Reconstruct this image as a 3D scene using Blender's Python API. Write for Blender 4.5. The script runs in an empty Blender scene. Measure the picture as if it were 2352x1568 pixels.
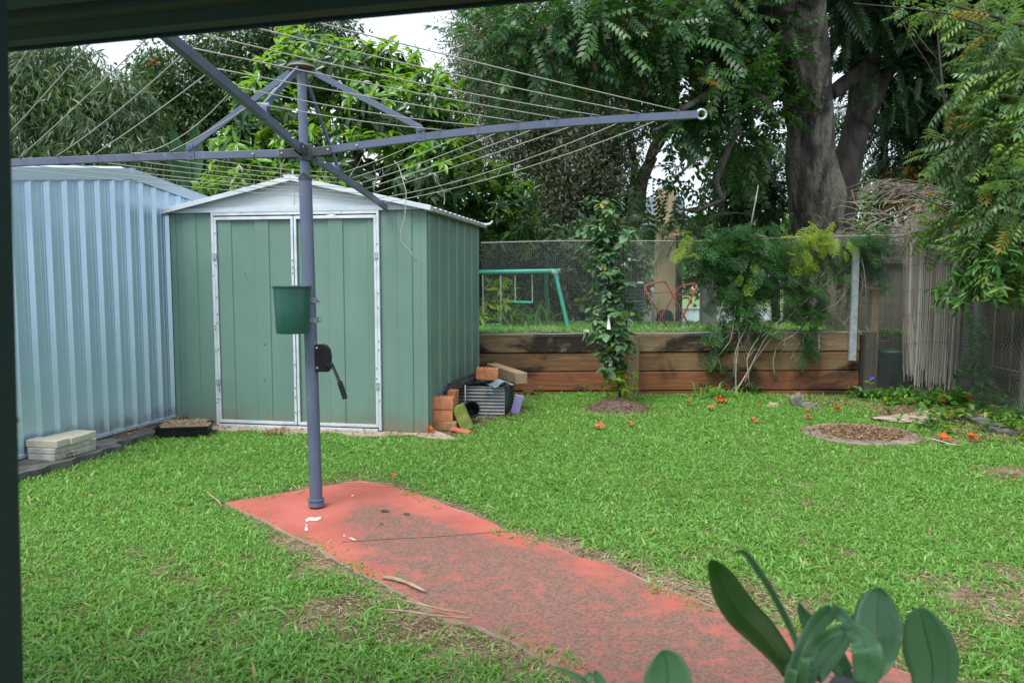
import bpy, bmesh, math, random
import numpy as np
from mathutils import Vector, Matrix, noise as mnoise
random.seed(7)
rng = np.random.default_rng(11)
scene = bpy.context.scene
COL = scene.collection

# ---------------------------------------------------------------- survey of the yard
# sight lines from the place the photograph was taken give bearings; every thing gets its own real distance
FOC, CX, CY, EYE = 1800.0, 1176.0, 784.0, 1.35
PITCH = math.atan(144 / 1800)
V_F = np.array([0, math.cos(PITCH), -math.sin(PITCH)])
V_U = np.array([0, math.sin(PITCH), math.cos(PITCH)])
V_R = np.array([1.0, 0, 0])
CAM = np.array([0, 0, EYE])
def ray(x, y): return (x - CX) / FOC * V_R + (CY - y) / FOC * V_U + V_F
def gnd(x, y, z=0.0):
    d = ray(x, y); return CAM + d * ((z - EYE) / d[2])
def at(x, y, Y):
    d = ray(x, y); return CAM + d * (Y / d[1])

# ---------------------------------------------------------------- objects
def tag(o, label=None, cat=None, group=None, kind=None):
    if label: o['label'] = label
    if cat: o['category'] = cat
    if group: o['group'] = group
    if kind: o['kind'] = kind
    return o
ROOT = {}
def thing(name, loc, label, cat, group=None):
    o = bpy.data.objects.new(name, None); COL.objects.link(o)
    o.location = Vector(loc); o.empty_display_size = 0.1
    ROOT[o.name] = np.array(loc, float)
    return tag(o, label, cat, group)
def link_mesh(name, me, parent=None, loc=None):
    o = bpy.data.objects.new(name, me); COL.objects.link(o)
    if parent is not None:
        o.parent = parent; ROOT[o.name] = ROOT[parent.name]
    else:
        o.location = Vector(loc) if loc is not None else Vector((0, 0, 0))
        ROOT[o.name] = np.array(o.location)
    return o

class MB:
    def __init__(s): s.v = []; s.f = []; s.m = []; s.mi = 0
    def add(s, vs, fs):
        b = len(s.v); s.v.extend([tuple(map(float, p)) for p in vs])
        s.f.extend([tuple(i + b for i in f) for f in fs]); s.m.extend([s.mi] * len(fs)); return s
    def box(s, c, size, rot=None):
        hx, hy, hz = [q / 2 for q in size]
        P = [np.array((x, y, z)) for x in (-hx, hx) for y in (-hy, hy) for z in (-hz, hz)]
        if rot is not None: P = [np.array(rot) @ p for p in P]
        return s.add([np.array(c) + p for p in P], [(0, 1, 3, 2), (4, 6, 7, 5), (0, 4, 5, 1), (2, 3, 7, 6), (0, 2, 6, 4), (1, 5, 7, 3)])
    def beam(s, a, b, w, h, up=(0, 0, 1)):
        a = np.array(a, float); b = np.array(b, float); d = b - a; L = np.linalg.norm(d); d /= L
        x = np.cross(d, up); x /= np.linalg.norm(x); z = np.cross(x, d)
        return s.box((a + b) / 2, (w, L, h), np.column_stack([x, d, z]))
    def tube(s, pts, r, n=8, cap=True):
        pts = [np.array(p, float) for p in pts]; k = len(pts)
        rs = r if hasattr(r, '__len__') else [r] * k
        t = [pts[min(i + 1, k - 1)] - pts[max(i - 1, 0)] for i in range(k)]
        t = [q / (np.linalg.norm(q) + 1e-12) for q in t]
        ref = np.array((0, 0, 1.0)) if abs(t[0][2]) < .9 else np.array((1.0, 0, 0))
        x = np.cross(t[0], ref); x /= np.linalg.norm(x); vs = []
        for i in range(k):
            x = x - t[i] * (x @ t[i]); x /= np.linalg.norm(x) + 1e-12; y = np.cross(t[i], x)
            for j in range(n):
                a = 2 * math.pi * j / n; vs.append(pts[i] + rs[i] * (math.cos(a) * x + math.sin(a) * y))
        fs = [(i * n + j, i * n + (j + 1) % n, (i + 1) * n + (j + 1) % n, (i + 1) * n + j) for i in range(k - 1) for j in range(n)]
        if cap: fs += [tuple(range(n))[::-1], tuple(range((k - 1) * n, k * n))]
        return s.add(vs, fs)
    def lathe(s, prof, c, n=32, axis=None):
        vs = []; A = np.eye(3) if axis is None else axis
        for r, z in prof:
            for j in range(n):
                a = 2 * math.pi * j / n; vs.append(np.array(c) + A @ np.array((r * math.cos(a), r * math.sin(a), z)))
        fs = [(i * n + j, i * n + (j + 1) % n, (i + 1) * n + (j + 1) % n, (i + 1) * n + j) for i in range(len(prof) - 1) for j in range(n)]
        return s.add(vs, fs)
    def prism(s, poly, off):
        n = len(poly); off = np.array(off, float)
        vs = [np.array(p, float) for p in poly] + [np.array(p, float) + off for p in poly]
        return s.add(vs, [tuple(range(n))[::-1], tuple(range(n, 2 * n))] + [(i, (i + 1) % n, n + (i + 1) % n, n + i) for i in range(n)])
    def grid(s, P):
        P = np.asarray(P); a, b = P.shape[:2]
        return s.add(P.reshape(-1, 3), [(i * b + j, i * b + j + 1, (i + 1) * b + j + 1, (i + 1) * b + j) for i in range(a - 1) for j in range(b - 1)])
    def build(s, name, mats, parent=None, loc=None, smooth=False, bevel=0, solid=0, auto=None):
        v = np.array(s.v)
        if parent is not None: org = ROOT[parent.name]
        elif loc is not None: org = np.array(loc, float)
        else: org = np.array([(v[:, 0].min() + v[:, 0].max()) / 2, (v[:, 1].min() + v[:, 1].max()) / 2, v[:, 2].min()])
        me = bpy.data.meshes.new(name); me.from_pydata((v - org).tolist(), [], s.f)
        if not isinstance(mats, (list, tuple)): mats = [mats]
        for m in mats: me.materials.append(m)
        if len(mats) > 1: me.polygons.foreach_set('material_index', s.m)
        bm = bmesh.new(); bm.from_mesh(me); bmesh.ops.recalc_face_normals(bm, faces=bm.faces); bm.to_mesh(me); bm.free()
        if smooth: me.polygons.foreach_set('use_smooth', [True] * len(me.polygons))
        if auto: me.set_sharp_from_angle(angle=math.radians(auto))
        me.update()
        o = link_mesh(name, me, parent, org)
        if solid:
            md = o.modifiers.new('thick', 'SOLIDIFY'); md.thickness = solid; md.offset = 0
        if bevel:
            md = o.modifiers.new('bevel', 'BEVEL'); md.width = bevel; md.segments = 2; md.limit_method = 'ANGLE'
        return o

class Leaves:
    """many small faces in one mesh"""
    def __init__(s): s.V = []; s.L = []; s.S = []; s.M = []; s.n = 0
    def add(s, tmpl, pos, R, sc, mi=0):
        tv, tf = tmpl; N = len(pos); k = len(tv)
        if N == 0: return s
        sc = np.asarray(sc, float)
        if sc.ndim == 0: sc = np.full(N, float(sc))
        if sc.ndim == 1: sc = np.repeat(sc[:, None], 3, 1)
        loc = tv[None] * sc[:, None, :]
        v = np.einsum('nij,nkj->nki', R, loc) + pos[:, None, :]
        idx = np.concatenate([np.array(f) for f in tf]); sizes = np.array([len(f) for f in tf])
        s.V.append(v.reshape(-1, 3)); s.L.append((idx[None] + (np.arange(N) * k)[:, None] + s.n).reshape(-1))
        s.S.append(np.tile(sizes, N)); s.M.append(np.full(N * len(tf), mi)); s.n += N * k; return s
    def build(s, name, mats, parent=None, loc=(0, 0, 0), smooth=True):
        v = np.concatenate(s.V); l = np.concatenate(s.L); z = np.concatenate(s.S); m = np.concatenate(s.M)
        org = ROOT[parent.name] if parent is not None else np.array(loc, float)
        v = v - org
        me = bpy.data.meshes.new(name)
        me.vertices.add(len(v)); me.vertices.foreach_set('co', v.astype(np.float32).reshape(-1))
        me.loops.add(len(l)); me.loops.foreach_set('vertex_index', l.astype(np.int32))
        st = np.concatenate([[0], np.cumsum(z)[:-1]])
        me.polygons.add(len(z)); me.polygons.foreach_set('loop_start', st.astype(np.int32)); me.polygons.foreach_set('loop_total', z.astype(np.int32))
        if not isinstance(mats, (list, tuple)): mats = [mats]
        for q in mats: me.materials.append(q)
        me.polygons.foreach_set('material_index', m.astype(np.int32))
        me.polygons.foreach_set('use_smooth', np.full(len(z), smooth))
        me.update(calc_edges=True); me.validate()
        return link_mesh(name, me, parent, org)

def unit(a): a = np.asarray(a, float); return a / (np.linalg.norm(a, axis=-1, keepdims=True) + 1e-9)
def frames(d, up):
    d = unit(d); x = unit(np.cross(d, up)); z = np.cross(x, d); return np.stack([x, d, z], -1)
def rdir(n): return unit(rng.normal(size=(n, 3)))

# leaf templates: along +Y, length 1
def T_leaf(w=.3, droop=.15, fold=.06):
    v = np.array([(0, 0, 0), (-w / 2, .4, fold - droop * .16), (w / 2, .4, fold - droop * .16), (0, .5, -droop * .25), (0, 1, -droop)])
    return v, [(0, 3, 1), (1, 3, 4), (0, 2, 3), (3, 2, 4)]
def T_long(w=.12, droop=.3, fold=.02):
    ys = [0, .35, .7, 1]; ws = [.25, 1, .8, 0]; v = []
    for y, q in zip(ys, ws): v += [(-w / 2 * q, y, fold * q - droop * y * y), (w / 2 * q, y, fold * q - droop * y * y)]
    return np.array(v[:-1]), [(0, 1, 3, 2), (2, 3, 5, 4), (4, 5, 6)]
def T_broad(w=.36, droop=.25, fold=.08):
    ys = [0, .22, .55, .85]; ws = [.12, .85, 1, .5]; v = []
    for y, q in zip(ys, ws):
        z = -droop * y * y; v += [(-w / 2 * q, y, z + fold * q), (0, y, z), (w / 2 * q, y, z + fold * q)]
    v.append((0, 1, -droop)); f = []
    for i in range(3):
        b = i * 3; f += [(b, b + 1, b + 4, b + 3), (b + 1, b + 2, b + 5, b + 4)]
    f += [(9, 10, 12), (10, 11, 12)]
    return np.array(v), f
def T_quad(w=.3): return np.array([(0, 0, 0), (w / 2, .45, .03), (0, 1, -.08), (-w / 2, .45, .03)]), [(0, 1, 2, 3)]
def T_frond(pairs=7, ll=.26, lw=.085, droop=.25, ang=62, term=True):
    v = []; f = []
    def quad(b, d, n, l, w):
        s_ = np.cross(d, n); i = len(v)
        v.extend([b, b + d * l * .45 + s_ * w / 2, b + d * l + n * (-l * .18), b + d * l * .45 - s_ * w / 2]); f.append((i, i + 1, i + 2, i + 3))
    def P(y): return np.array((0, y, -droop * y * y))
    for i in range(pairs):
        y = .16 + .8 * i / max(1, pairs - 1); a = math.radians(ang - 14 * i / pairs); q = 1 - .35 * abs(i / pairs - .45)
        for sgn in (-1, 1):
            d = unit(np.array((sgn * math.sin(a), math.cos(a) - .0, -.3 - droop * y))); quad(P(y), d, np.array((0, 0, 1.0)), ll * q, lw)
    if term: quad(P(.98), unit(np.array((0, 1, -droop * 2))), np.array((0, 0, 1.0)), ll * .9, lw)
    for i in range(3):
        a = P(i / 3); b = P((i + 1) / 3); k = len(v); w = .006
        v.extend([a + (-w, 0, 0), a + (w, 0, 0), b + (w, 0, 0), b + (-w, 0, 0)]); f.append((k, k + 1, k + 2, k + 3))
    return np.array(v), f
def T_palm(pairs=26, droop=.5, ll=.38, lw=.02):
    v = []; f = []
    def P(y): return np.array((0, y, -droop * y ** 2.2))
    for i in range(pairs):
        y = .14 + .84 * i / (pairs - 1); l = ll * math.sin(math.pi * (.18 + .75 * i / pairs)); a = math.radians(62 - 35 * i / pairs)
        for sgn in (-1, 1):
            d = np.array((sgn * math.sin(a), math.cos(a), .15)); b = P(y); k = len(v)
            m = b + d * l * .5 + (0, 0, -.02); e = b + d * l * .95 + (0, 0, -l * .55); w = np.array((0, lw / 2, 0))
            v.extend([b - w * .5, b + w * .5, m + w, m - w, e]); f += [(k, k + 1, k + 2, k + 3), (k + 3, k + 2, k + 4)]
    for i in range(5):
        a = P(i / 5); b = P((i + 1) / 5); k = len(v); w = .008 * (1.2 - i / 5)
        v.extend([a + (-w, 0, .004), a + (w, 0, .004), b + (w, 0, .004), b + (-w, 0, .004)]); f.append((k, k + 1, k + 2, k + 3))
    return np.array(v), f
def T_plume(n=7, sub=3):
    """feathery spray of needle leaves"""
    v = []; f = []
    def q(a, b, w):
        a = np.array(a); b = np.array(b); k = len(v); s_ = np.cross(b - a, (0, 0, 1.0)); s_ = s_ / (np.linalg.norm(s_) + 1e-9) * w / 2
        v.extend([a - s_, a + s_, b + s_ * .4, b - s_ * .4]); f.append((k, k + 1, k + 2, k + 3))
    def P(y): return np.array((0, y, -.28 * y * y))
    for i in range(4): q(P(i / 4), P((i + 1) / 4), .014)
    r = random.Random(3)
    for i in range(n):
        y = .1 + .88 * i / n
        for sg in (-1, 1):
            L = .34 * math.sin(math.pi * (.22 + .7 * i / n)); b = P(y); d = unit(np.array((sg * 1.0, .75, r.uniform(-.25, .1)))); e = b + d * L + (0, 0, -.05)
            q(b, e, .016)
            for j in range(sub):
                t = (j + .6) / sub; p = b + (e - b) * t
                for s2 in (-1, 1):
                    dd = unit(np.array((sg * .35 + s2 * .4, .9, r.uniform(-.4, .5)))); q(p, p + dd * .11, .045)
    return np.array(v), f

# ---------------------------------------------------------------- materials
def new_mat(name):
    m = bpy.data.materials.new(name); m.use_nodes = True; nt = m.node_tree; nt.nodes.clear()
    out = nt.nodes.new('ShaderNodeOutputMaterial'); return m, nt, out
def nd(nt, t, **kw):
    n = nt.nodes.new(t)
    for k, v in kw.items():
        if k.startswith('i_'): n.inputs[k[2:].replace('_', ' ')].default_value = v
        else: setattr(n, k, v)
    return n
def rgba(c): return (c[0], c[1], c[2], 1.0)
def mixc(nt, fac, a, b, blend='MIX'):
    n = nt.nodes.new('ShaderNodeMix'); n.data_type = 'RGBA'; n.blend_type = blend
    for sock, val in ((n.inputs[0], fac), (n.inputs[6], a), (n.inputs[7], b)):
        if hasattr(val, 'is_output'): nt.links.new(val, sock)
        elif isinstance(val, (int, float)): sock.default_value = val
        else: sock.default_value = rgba(val)
    return n.outputs[2]
def noise_fac(nt, co, scale, detail=5, lo=.4, hi=.6, dist=0, rough=.55):
    n = nd(nt, 'ShaderNodeTexNoise'); n.inputs['Scale'].default_value = scale; n.inputs['Detail'].default_value = detail
    n.inputs['Distortion'].default_value = dist; n.inputs['Roughness'].default_value = rough
    nt.links.new(co, n.inputs['Vector'])
    r = nd(nt, 'ShaderNodeMapRange'); r.inputs[1].default_value = lo; r.inputs[2].default_value = hi; r.interpolation_type = 'SMOOTHSTEP'
    nt.links.new(n.outputs[0], r.inputs[0]); return r.outputs[0]
def coord(nt, scale=(1, 1, 1), rot=(0, 0, 0)):
    t = nd(nt, 'ShaderNodeTexCoord'); m = nd(nt, 'ShaderNodeMapping'); m.inputs['Scale'].default_value = scale; m.inputs['Rotation'].default_value = rot
    nt.links.new(t.outputs['Object'], m.inputs['Vector']); return m.outputs[0]
def surf(name, c1, c2=None, rough=.6, metal=0, scale=6, lo=.35, hi=.65, bump=0, bscale=60, spots=None, stretch=(1, 1, 1), spec=.5, coat=0, mud=None, bdist=.01):
    """base colour wandering between c1 and c2; spots = [(colour, scale, lo, hi, strength, stretch)]"""
    m, nt, out = new_mat(name); b = nd(nt, 'ShaderNodeBsdfPrincipled'); nt.links.new(b.outputs[0], out.inputs[0])
    b.inputs['Roughness'].default_value = rough; b.inputs['Metallic'].default_value = metal; b.inputs['Specular IOR Level'].default_value = spec
    b.inputs['Coat Weight'].default_value = coat
    co = coord(nt, stretch)
    col = mixc(nt, noise_fac(nt, co, scale, 6, lo, hi), c1, c2 if c2 else c1)
    for sp in spots or []:
        c, sc, l, h, st, sr = sp; f = noise_fac(nt, coord(nt, sr), sc, 6, l, h, .3)
        mm = nd(nt, 'ShaderNodeMath', operation='MULTIPLY'); nt.links.new(f, mm.inputs[0]); mm.inputs[1].default_value = st
        col = mixc(nt, mm.outputs[0], col, c)
    if mud:      # rain splash dirt along the foot of a wall, ragged at its top
        tz = nd(nt, 'ShaderNodeTexCoord'); sx_ = nd(nt, 'ShaderNodeSeparateXYZ'); nt.links.new(tz.outputs['Object'], sx_.inputs[0]); nz = nd(nt, 'ShaderNodeTexNoise'); nz.inputs['Scale'].default_value = 9; nz.inputs['Detail'].default_value = 8; nt.links.new(tz.outputs['Object'], nz.inputs['Vector'])
        ma = nd(nt, 'ShaderNodeMath', operation='MULTIPLY_ADD'); nt.links.new(nz.outputs[0], ma.inputs[0]); ma.inputs[1].default_value = -.34; nt.links.new(sx_.outputs['Z'], ma.inputs[2])
        mr_ = nd(nt, 'ShaderNodeMapRange'); mr_.inputs[1].default_value = .03; mr_.inputs[2].default_value = -.13; nt.links.new(ma.outputs[0], mr_.inputs[0]); mm_ = nd(nt, 'ShaderNodeMath', operation='MULTIPLY'); nt.links.new(mr_.outputs[0], mm_.inputs[0]); mm_.inputs[1].default_value = .7
        col = mixc(nt, mm_.outputs[0], col, mud)
    nt.links.new(col, b.inputs['Base Color'])
    if bump:
        n = nd(nt, 'ShaderNodeTexNoise'); n.inputs['Scale'].default_value = bscale; n.inputs['Detail'].default_value = 6; nt.links.new(co, n.inputs['Vector'])
        bp = nd(nt, 'ShaderNodeBump'); bp.inputs['Strength'].default_value = bump; bp.inputs['Distance'].default_value = bdist
        nt.links.new(n.outputs[0], bp.inputs['Height']); nt.links.new(bp.outputs[0], b.inputs['Normal'])
    return m
def wood(name, c1, c2, stain=None, slo=.5, shi=.65, sst=.9, rough=.85, axis='X', gscale=1.0, second=None):
    """grain runs along axis; dark weather stains"""
    m, nt, out = new_mat(name); b = nd(nt, 'ShaderNodeBsdfPrincipled'); nt.links.new(b.outputs[0], out.inputs[0]); b.inputs['Roughness'].default_value = rough
    b.inputs['Specular IOR Level'].default_value = .25
    st = {'X': (1.2, 22, 22), 'Z': (22, 22, 1.2), 'Y': (22, 1.2, 22)}[axis]
    co = coord(nt, tuple(q * gscale for q in st)); g = noise_fac(nt, co, 1.6, 8, .3, .7, .6, .65)
    col = mixc(nt, g, c1, c2)
    fine = noise_fac(nt, coord(nt, tuple(q * gscale * 3.5 for q in st)), 2.0, 4, .35, .7)
    mm = nd(nt, 'ShaderNodeMath', operation='MULTIPLY'); nt.links.new(fine, mm.inputs[0]); mm.inputs[1].default_value = .35
    col = mixc(nt, mm.outputs[0], col, tuple(q * .45 for q in c1))
    if second:
        col = mixc(nt, noise_fac(nt, coord(nt, (.9, 1.4, 1.4)), 1.1, 4, .42, .62), col, second)
    if stain:
        f = noise_fac(nt, coord(nt, (1, 1.6, 1.6)), 1.3, 7, slo, shi, .5, .6)
        m2 = nd(nt, 'ShaderNodeMath', operation='MULTIPLY'); nt.links.new(f, m2.inputs[0]); m2.inputs[1].default_value = sst
        col = mixc(nt, m2.outputs[0], col, stain)
    nt.links.new(col, b.inputs['Base Color'])
    bp = nd(nt, 'ShaderNodeBump'); bp.inputs['Strength'].default_value = .35; bp.inputs['Distance'].default_value = .006
    nt.links.new(g, bp.inputs['Height']); nt.links.new(bp.outputs[0], b.inputs['Normal'])
    return m
def leafmat(name, c1, c2, rough=.45, transl=.35, spec=.4, tint=None, hue=.0, clump=1.2, clumpc=None, veins=None):
    m, nt, out = new_mat(name); b = nd(nt, 'ShaderNodeBsdfPrincipled'); b.inputs['Roughness'].default_value = rough; b.inputs['Specular IOR Level'].default_value = spec
    g = nd(nt, 'ShaderNodeNewGeometry'); col = mixc(nt, g.outputs['Random Per Island'], c1, c2)
    if clumpc: col = mixc(nt, noise_fac(nt, coord(nt), clump, 3, .48, .68), col, clumpc)
    if veins:    # parallel veins, a pale midrib and brown flecks on a long leaf
        at_n = nd(nt, 'ShaderNodeAttribute', attribute_name='across'); mu = nd(nt, 'ShaderNodeMath', operation='MULTIPLY'); nt.links.new(at_n.outputs['Fac'], mu.inputs[0]); mu.inputs[1].default_value = 46
        si = nd(nt, 'ShaderNodeMath', operation='SINE'); nt.links.new(mu.outputs[0], si.inputs[0]); r1 = nd(nt, 'ShaderNodeMapRange'); r1.inputs[1].default_value = -1; r1.inputs[2].default_value = 1; r1.inputs[3].default_value = 0; r1.inputs[4].default_value = .22; nt.links.new(si.outputs[0], r1.inputs[0])
        col = mixc(nt, r1.outputs[0], col, veins); ab = nd(nt, 'ShaderNodeMath', operation='ABSOLUTE'); nt.links.new(at_n.outputs['Fac'], ab.inputs[0]); r2 = nd(nt, 'ShaderNodeMapRange'); r2.inputs[1].default_value = .075; r2.inputs[2].default_value = .02; r2.inputs[4].default_value = .75; nt.links.new(ab.outputs[0], r2.inputs[0])
        col = mixc(nt, r2.outputs[0], col, tuple(q * .45 for q in c1)); col = mixc(nt, noise_fac(nt, coord(nt), 55, 3, .68, .76), col, (.16, .12, .04)); col = mixc(nt, noise_fac(nt, coord(nt), 9, 4, .45, .75), col, veins)
        bv = nd(nt, 'ShaderNodeBump'); bv.inputs['Strength'].default_value = .2; bv.inputs['Distance'].default_value = .002; nt.links.new(si.outputs[0], bv.inputs['Height']); nt.links.new(bv.outputs[0], b.inputs['Normal'])
    nt.links.new(col, b.inputs['Base Color'])
    t = nd(nt, 'ShaderNodeBsdfTranslucent'); tc = mixc(nt, .65, col, tint if tint else (min(1, c2[0] * 2.2), min(1, c2[1] * 2.0), c2[2] * .6)); nt.links.new(tc, t.inputs[0])
    mx = nd(nt, 'ShaderNodeMixShader'); mx.inputs[0].default_value = transl
    nt.links.new(b.outputs[0], mx.inputs[1]); nt.links.new(t.outputs[0], mx.inputs[2]); nt.links.new(mx.outputs[0], out.inputs[0]); return m

M = {}
M['zinc'] = surf('pale_blue_steel', (.43, .58, .71), (.47, .62, .75), rough=.30, metal=.66, scale=2, mud=(.22, .19, .15), spots=[((.30, .36, .38), 3, .55, .8, .25, (4, 4, .3))])
M['zinc_trim'] = surf('steel_trim', (.42, .52, .60), rough=.35, metal=.35)
M['shed_green'] = surf('green_painted_steel', (.112, .198, .166), (.128, .222, .186), rough=.36, scale=1.5, mud=(.15, .13, .09), spots=[((.16, .27, .235), 2.2, .5, .75, .35, (5, 5, .25)), ((.075, .15, .115), 4, .6, .8, .25, (1, 1, .4))], spec=.5)
M['white_steel'] = surf('white_steel', (.44, .50, .55), (.52, .58, .63), rough=.4, scale=3, spots=[((.35, .34, .3), 9, .62, .75, .5, (1, 1, 1))])
M['old_alu'] = surf('weathered_aluminium', (.50, .55, .60), (.62, .68, .74), rough=.38, metal=.3, scale=8, spots=[((.18, .12, .08), 14, .66, .74, .7, (1, 1, 1))])
M['roof_dark'] = surf('roof_edge_steel', (.22, .22, .21), (.32, .32, .30), rough=.6, scale=9)
M['hoist'] = surf('blue_grey_enamel', (.075, .097, .155), (.092, .118, .18), rough=.4, scale=3, spots=[((.24, .27, .33), 30, .64, .72, .5, (1, 1, .3)), ((.16, .085, .045), 22, .68, .74, .7, (1, 1, .6)), ((.045, .055, .085), 5, .5, .75, .5, (1, 1, .3))])
M['hoist_dark'] = surf('dark_grey_casting', (.03, .034, .045), (.05, .055, .07), rough=.5)
M['black'] = surf('black_plastic', (.006, .007, .010), (.010, .011, .014), rough=.42, spec=.25)
M['galv'] = surf('galvanised_steel', (.33, .37, .40), (.45, .49, .52), rough=.42, metal=.5, scale=18)
M['wire'] = surf('grey_plastic_line', (.33, .33, .29), rough=.5)
M['mesh_wire'] = surf('mesh_wire', (.28, .31, .32), (.37, .40, .41), rough=.5, metal=.3)
M['bucket'] = surf('dark_green_plastic', (.012, .072, .054), (.016, .088, .066), rough=.34)
M['house_dark'] = surf('dark_green_house_paint', (.008, .029, .028), (.010, .034, .033), rough=.55, spec=.3)
M['brass'] = surf('old_brass', (.35, .16, .05), rough=.35, metal=.7)
M['conc'] = surf('stained_concrete', (.13, .10, .075), (.25, .20, .15), rough=.9, scale=7, bump=.4, bscale=90, spots=[((.05, .045, .04), 4, .5, .7, .7, (1, 1, 1))])
M['conc_dark'] = surf('dark_mossy_concrete', (.045, .048, .045), (.11, .11, .10), rough=.95, scale=9, bump=.5, bscale=70)
M['paver'] = surf('cream_paver', (.38, .35, .28), (.46, .43, .35), rough=.9, scale=9, bump=.2, bscale=200, spots=[((.36, .22, .12), 5, .55, .72, .6, (1, 1, 1.5))])
M['paver_grey'] = surf('grey_paver', (.30, .30, .27), (.42, .42, .38), rough=.9, scale=9, bump=.25, bscale=160, spots=[((.16, .13, .10), 6, .52, .72, .6, (1, 1, 1))])
M['brick'] = surf('red_brick', (.36, .13, .06), (.45, .19, .09), rough=.9, scale=14, bump=.4, bscale=120, spots=[((.12, .06, .03), 9, .6, .75, .6, (1, 1, 1))])
M['brick_old'] = surf('dull_brick', (.26, .12, .06), (.34, .19, .10), rough=.95, scale=12, bump=.4, bscale=120, spots=[((.12, .13, .03), 7, .5, .68, .7, (1, 1, 1))])
M['moss'] = surf('mossy_brick', (.12, .16, .03), (.20, .24, .06), rough=1, scale=16, bump=.6, bscale=90, spots=[((.22, .17, .10), 9, .58, .7, .8, (1, 1, 1))])
M['tile_red'] = surf('red_tile', (.38, .08, .06), (.45, .12, .09), rough=.8, scale=12)
M['char'] = surf('burnt_timber', (.012, .012, .012), (.05, .05, .05), rough=.9, scale=30, bump=.7, bscale=40, spots=[((.2, .2, .2), 18, .6, .7, .7, (1, 1, 1))])
M['corr_blue'] = surf('blue_steel_sheet', (.09, .17, .22), (.16, .24, .29), rough=.45, scale=6, spots=[((.3, .3, .3), 12, .6, .72, .5, (1, 1, 1))])
M['corr_grey'] = surf('grey_cement_sheet', (.24, .25, .26), (.33, .33, .34), rough=.6, scale=9, spots=[((.05, .09, .12), 3, .5, .6, .7, (1, 1, 1))])
M['purple'] = surf('lilac_plastic', (.34, .30, .62), rough=.5)
M['tan_timber'] = wood('weathered_tan_timber', (.36, .26, .15), (.24, .18, .11), axis='X', stain=(.10, .09, .08), slo=.55, shi=.72, sst=.6)
M['sl_top'] = wood('sleeper_grey_brown', (.25, .175, .10), (.135, .10, .06), stain=(.014, .012, .010), slo=.46, shi=.56, sst=.95)
M['sl_mid'] = wood('sleeper_brown', (.21, .11, .052), (.11, .065, .036), stain=(.018, .013, .010), slo=.48, shi=.62, sst=.9, second=(.17, .12, .06))
M['sl_low'] = wood('sleeper_red_brown', (.26, .10, .045), (.145, .066, .034), stain=(.022, .015, .011), slo=.47, shi=.66, sst=.88)
M['sl_post'] = wood('sleeper_post', (.20, .15, .085), (.12, .095, .06), axis='Z', stain=(.03, .03, .02), slo=.55, shi=.7)
M['sl_dark'] = wood('rotten_post', (.035, .03, .025), (.06, .05, .04), axis='Z')
M['paling'] = wood('grey_paling', (.115, .115, .085), (.18, .17, .125), axis='Z', stain=(.04, .045, .03), slo=.5, shi=.7, sst=.7)
M['reed_pale'] = surf('pale_reed', (.33, .29, .24), (.52, .48, .42), rough=.9, scale=40)
M['teal'] = surf('teal_enamel', (.02, .33, .25), (.03, .38, .29), rough=.4, spots=[((.25, .2, .12), 14, .64, .7, .7, (1, 1, 1))])
M['chain'] = surf('pale_chain', (.42, .42, .41), rough=.6)
M['red_steel'] = surf('red_tube', (.50, .07, .03), (.42, .09, .05), rough=.5, spots=[((.18, .07, .04), 30, .6, .7, .6, (1, 1, 1))])
M['tank'] = surf('dark_green_tank', (.018, .06, .052), (.026, .075, .062), rough=.35)
M['pvc'] = surf('white_pipe', (.62, .64, .62), rough=.5)
M['tan_wall'] = surf('tan_render', (.56, .45, .29), (.62, .50, .33), rough=.9, scale=3)
M['grey_wall'] = surf('grey_render', (.10, .105, .10), (.15, .155, .145), rough=.9, scale=3)
M['far_fence'] = surf('pale_blue_fence_steel', (.42, .52, .58), rough=.6)
M['far_wall'] = surf('grey_blue_weatherboard', (.20, .24, .28), rough=.8)
M['glass'] = surf('dark_glass', (.02, .025, .03), rough=.1)
M['far_roof'] = surf('far_roof_steel', (.25, .27, .29), rough=.7)
M['bark'] = surf('grey_bark', (.055, .046, .036), (.205, .178, .145), rough=.95, scale=3.2, lo=.36, hi=.64, bump=1.0, bdist=.05, bscale=26, stretch=(1.8, 1.8, .55),
                 spots=[((.022, .02, .02), 2.0, .47, .60, .92, (1.8, 1.8, .45)), ((.27, .25, .225), 7, .60, .70, .7, (1, 1, .6)), ((.05, .045, .04), 26, .55, .7, .5, (1, 1, .5))])
M['bark_dark'] = surf('dark_bark', (.028, .023, .019), (.066, .054, .044), rough=.95, scale=9, bump=.6, bscale=30, stretch=(1, 1, .4))
M['twig'] = surf('dry_twig', (.22, .19, .155), (.33, .29, .245), rough=.9, scale=20)
M['stick'] = surf('stripped_stick', (.22, .155, .11), (.33, .245, .18), rough=.85, scale=20)
M['straw'] = surf('dry_straw', (.36, .28, .18), (.24, .17, .11), rough=.9, scale=14)
M['deadfrond'] = surf('dead_frond', (.12, .10, .08), (.22, .185, .15), rough=.95, scale=12)
M['mulch'] = surf('mulch', (.06, .042, .032), (.13, .095, .075), rough=1, scale=40, bump=1, bscale=60)
M['stone'] = surf('mossy_stone', (.09, .085, .065), (.20, .185, .15), rough=.95, scale=10, bump=.5, bscale=30, spots=[((.08, .09, .05), 8, .52, .7, .7, (1, 1, 1))])
M['stone_flat'] = surf('buff_stone', (.26, .20, .155), (.34, .28, .22), rough=.95, scale=8, bump=.3, bscale=50, spots=[((.12, .08, .05), 6, .5, .7, .5, (1, 1, 1))])
M['orange'] = leafmat('orange_petal', (.50, .06, .02), (.66, .17, .04), rough=.5, transl=.3, tint=(.9, .25, .05))
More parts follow.
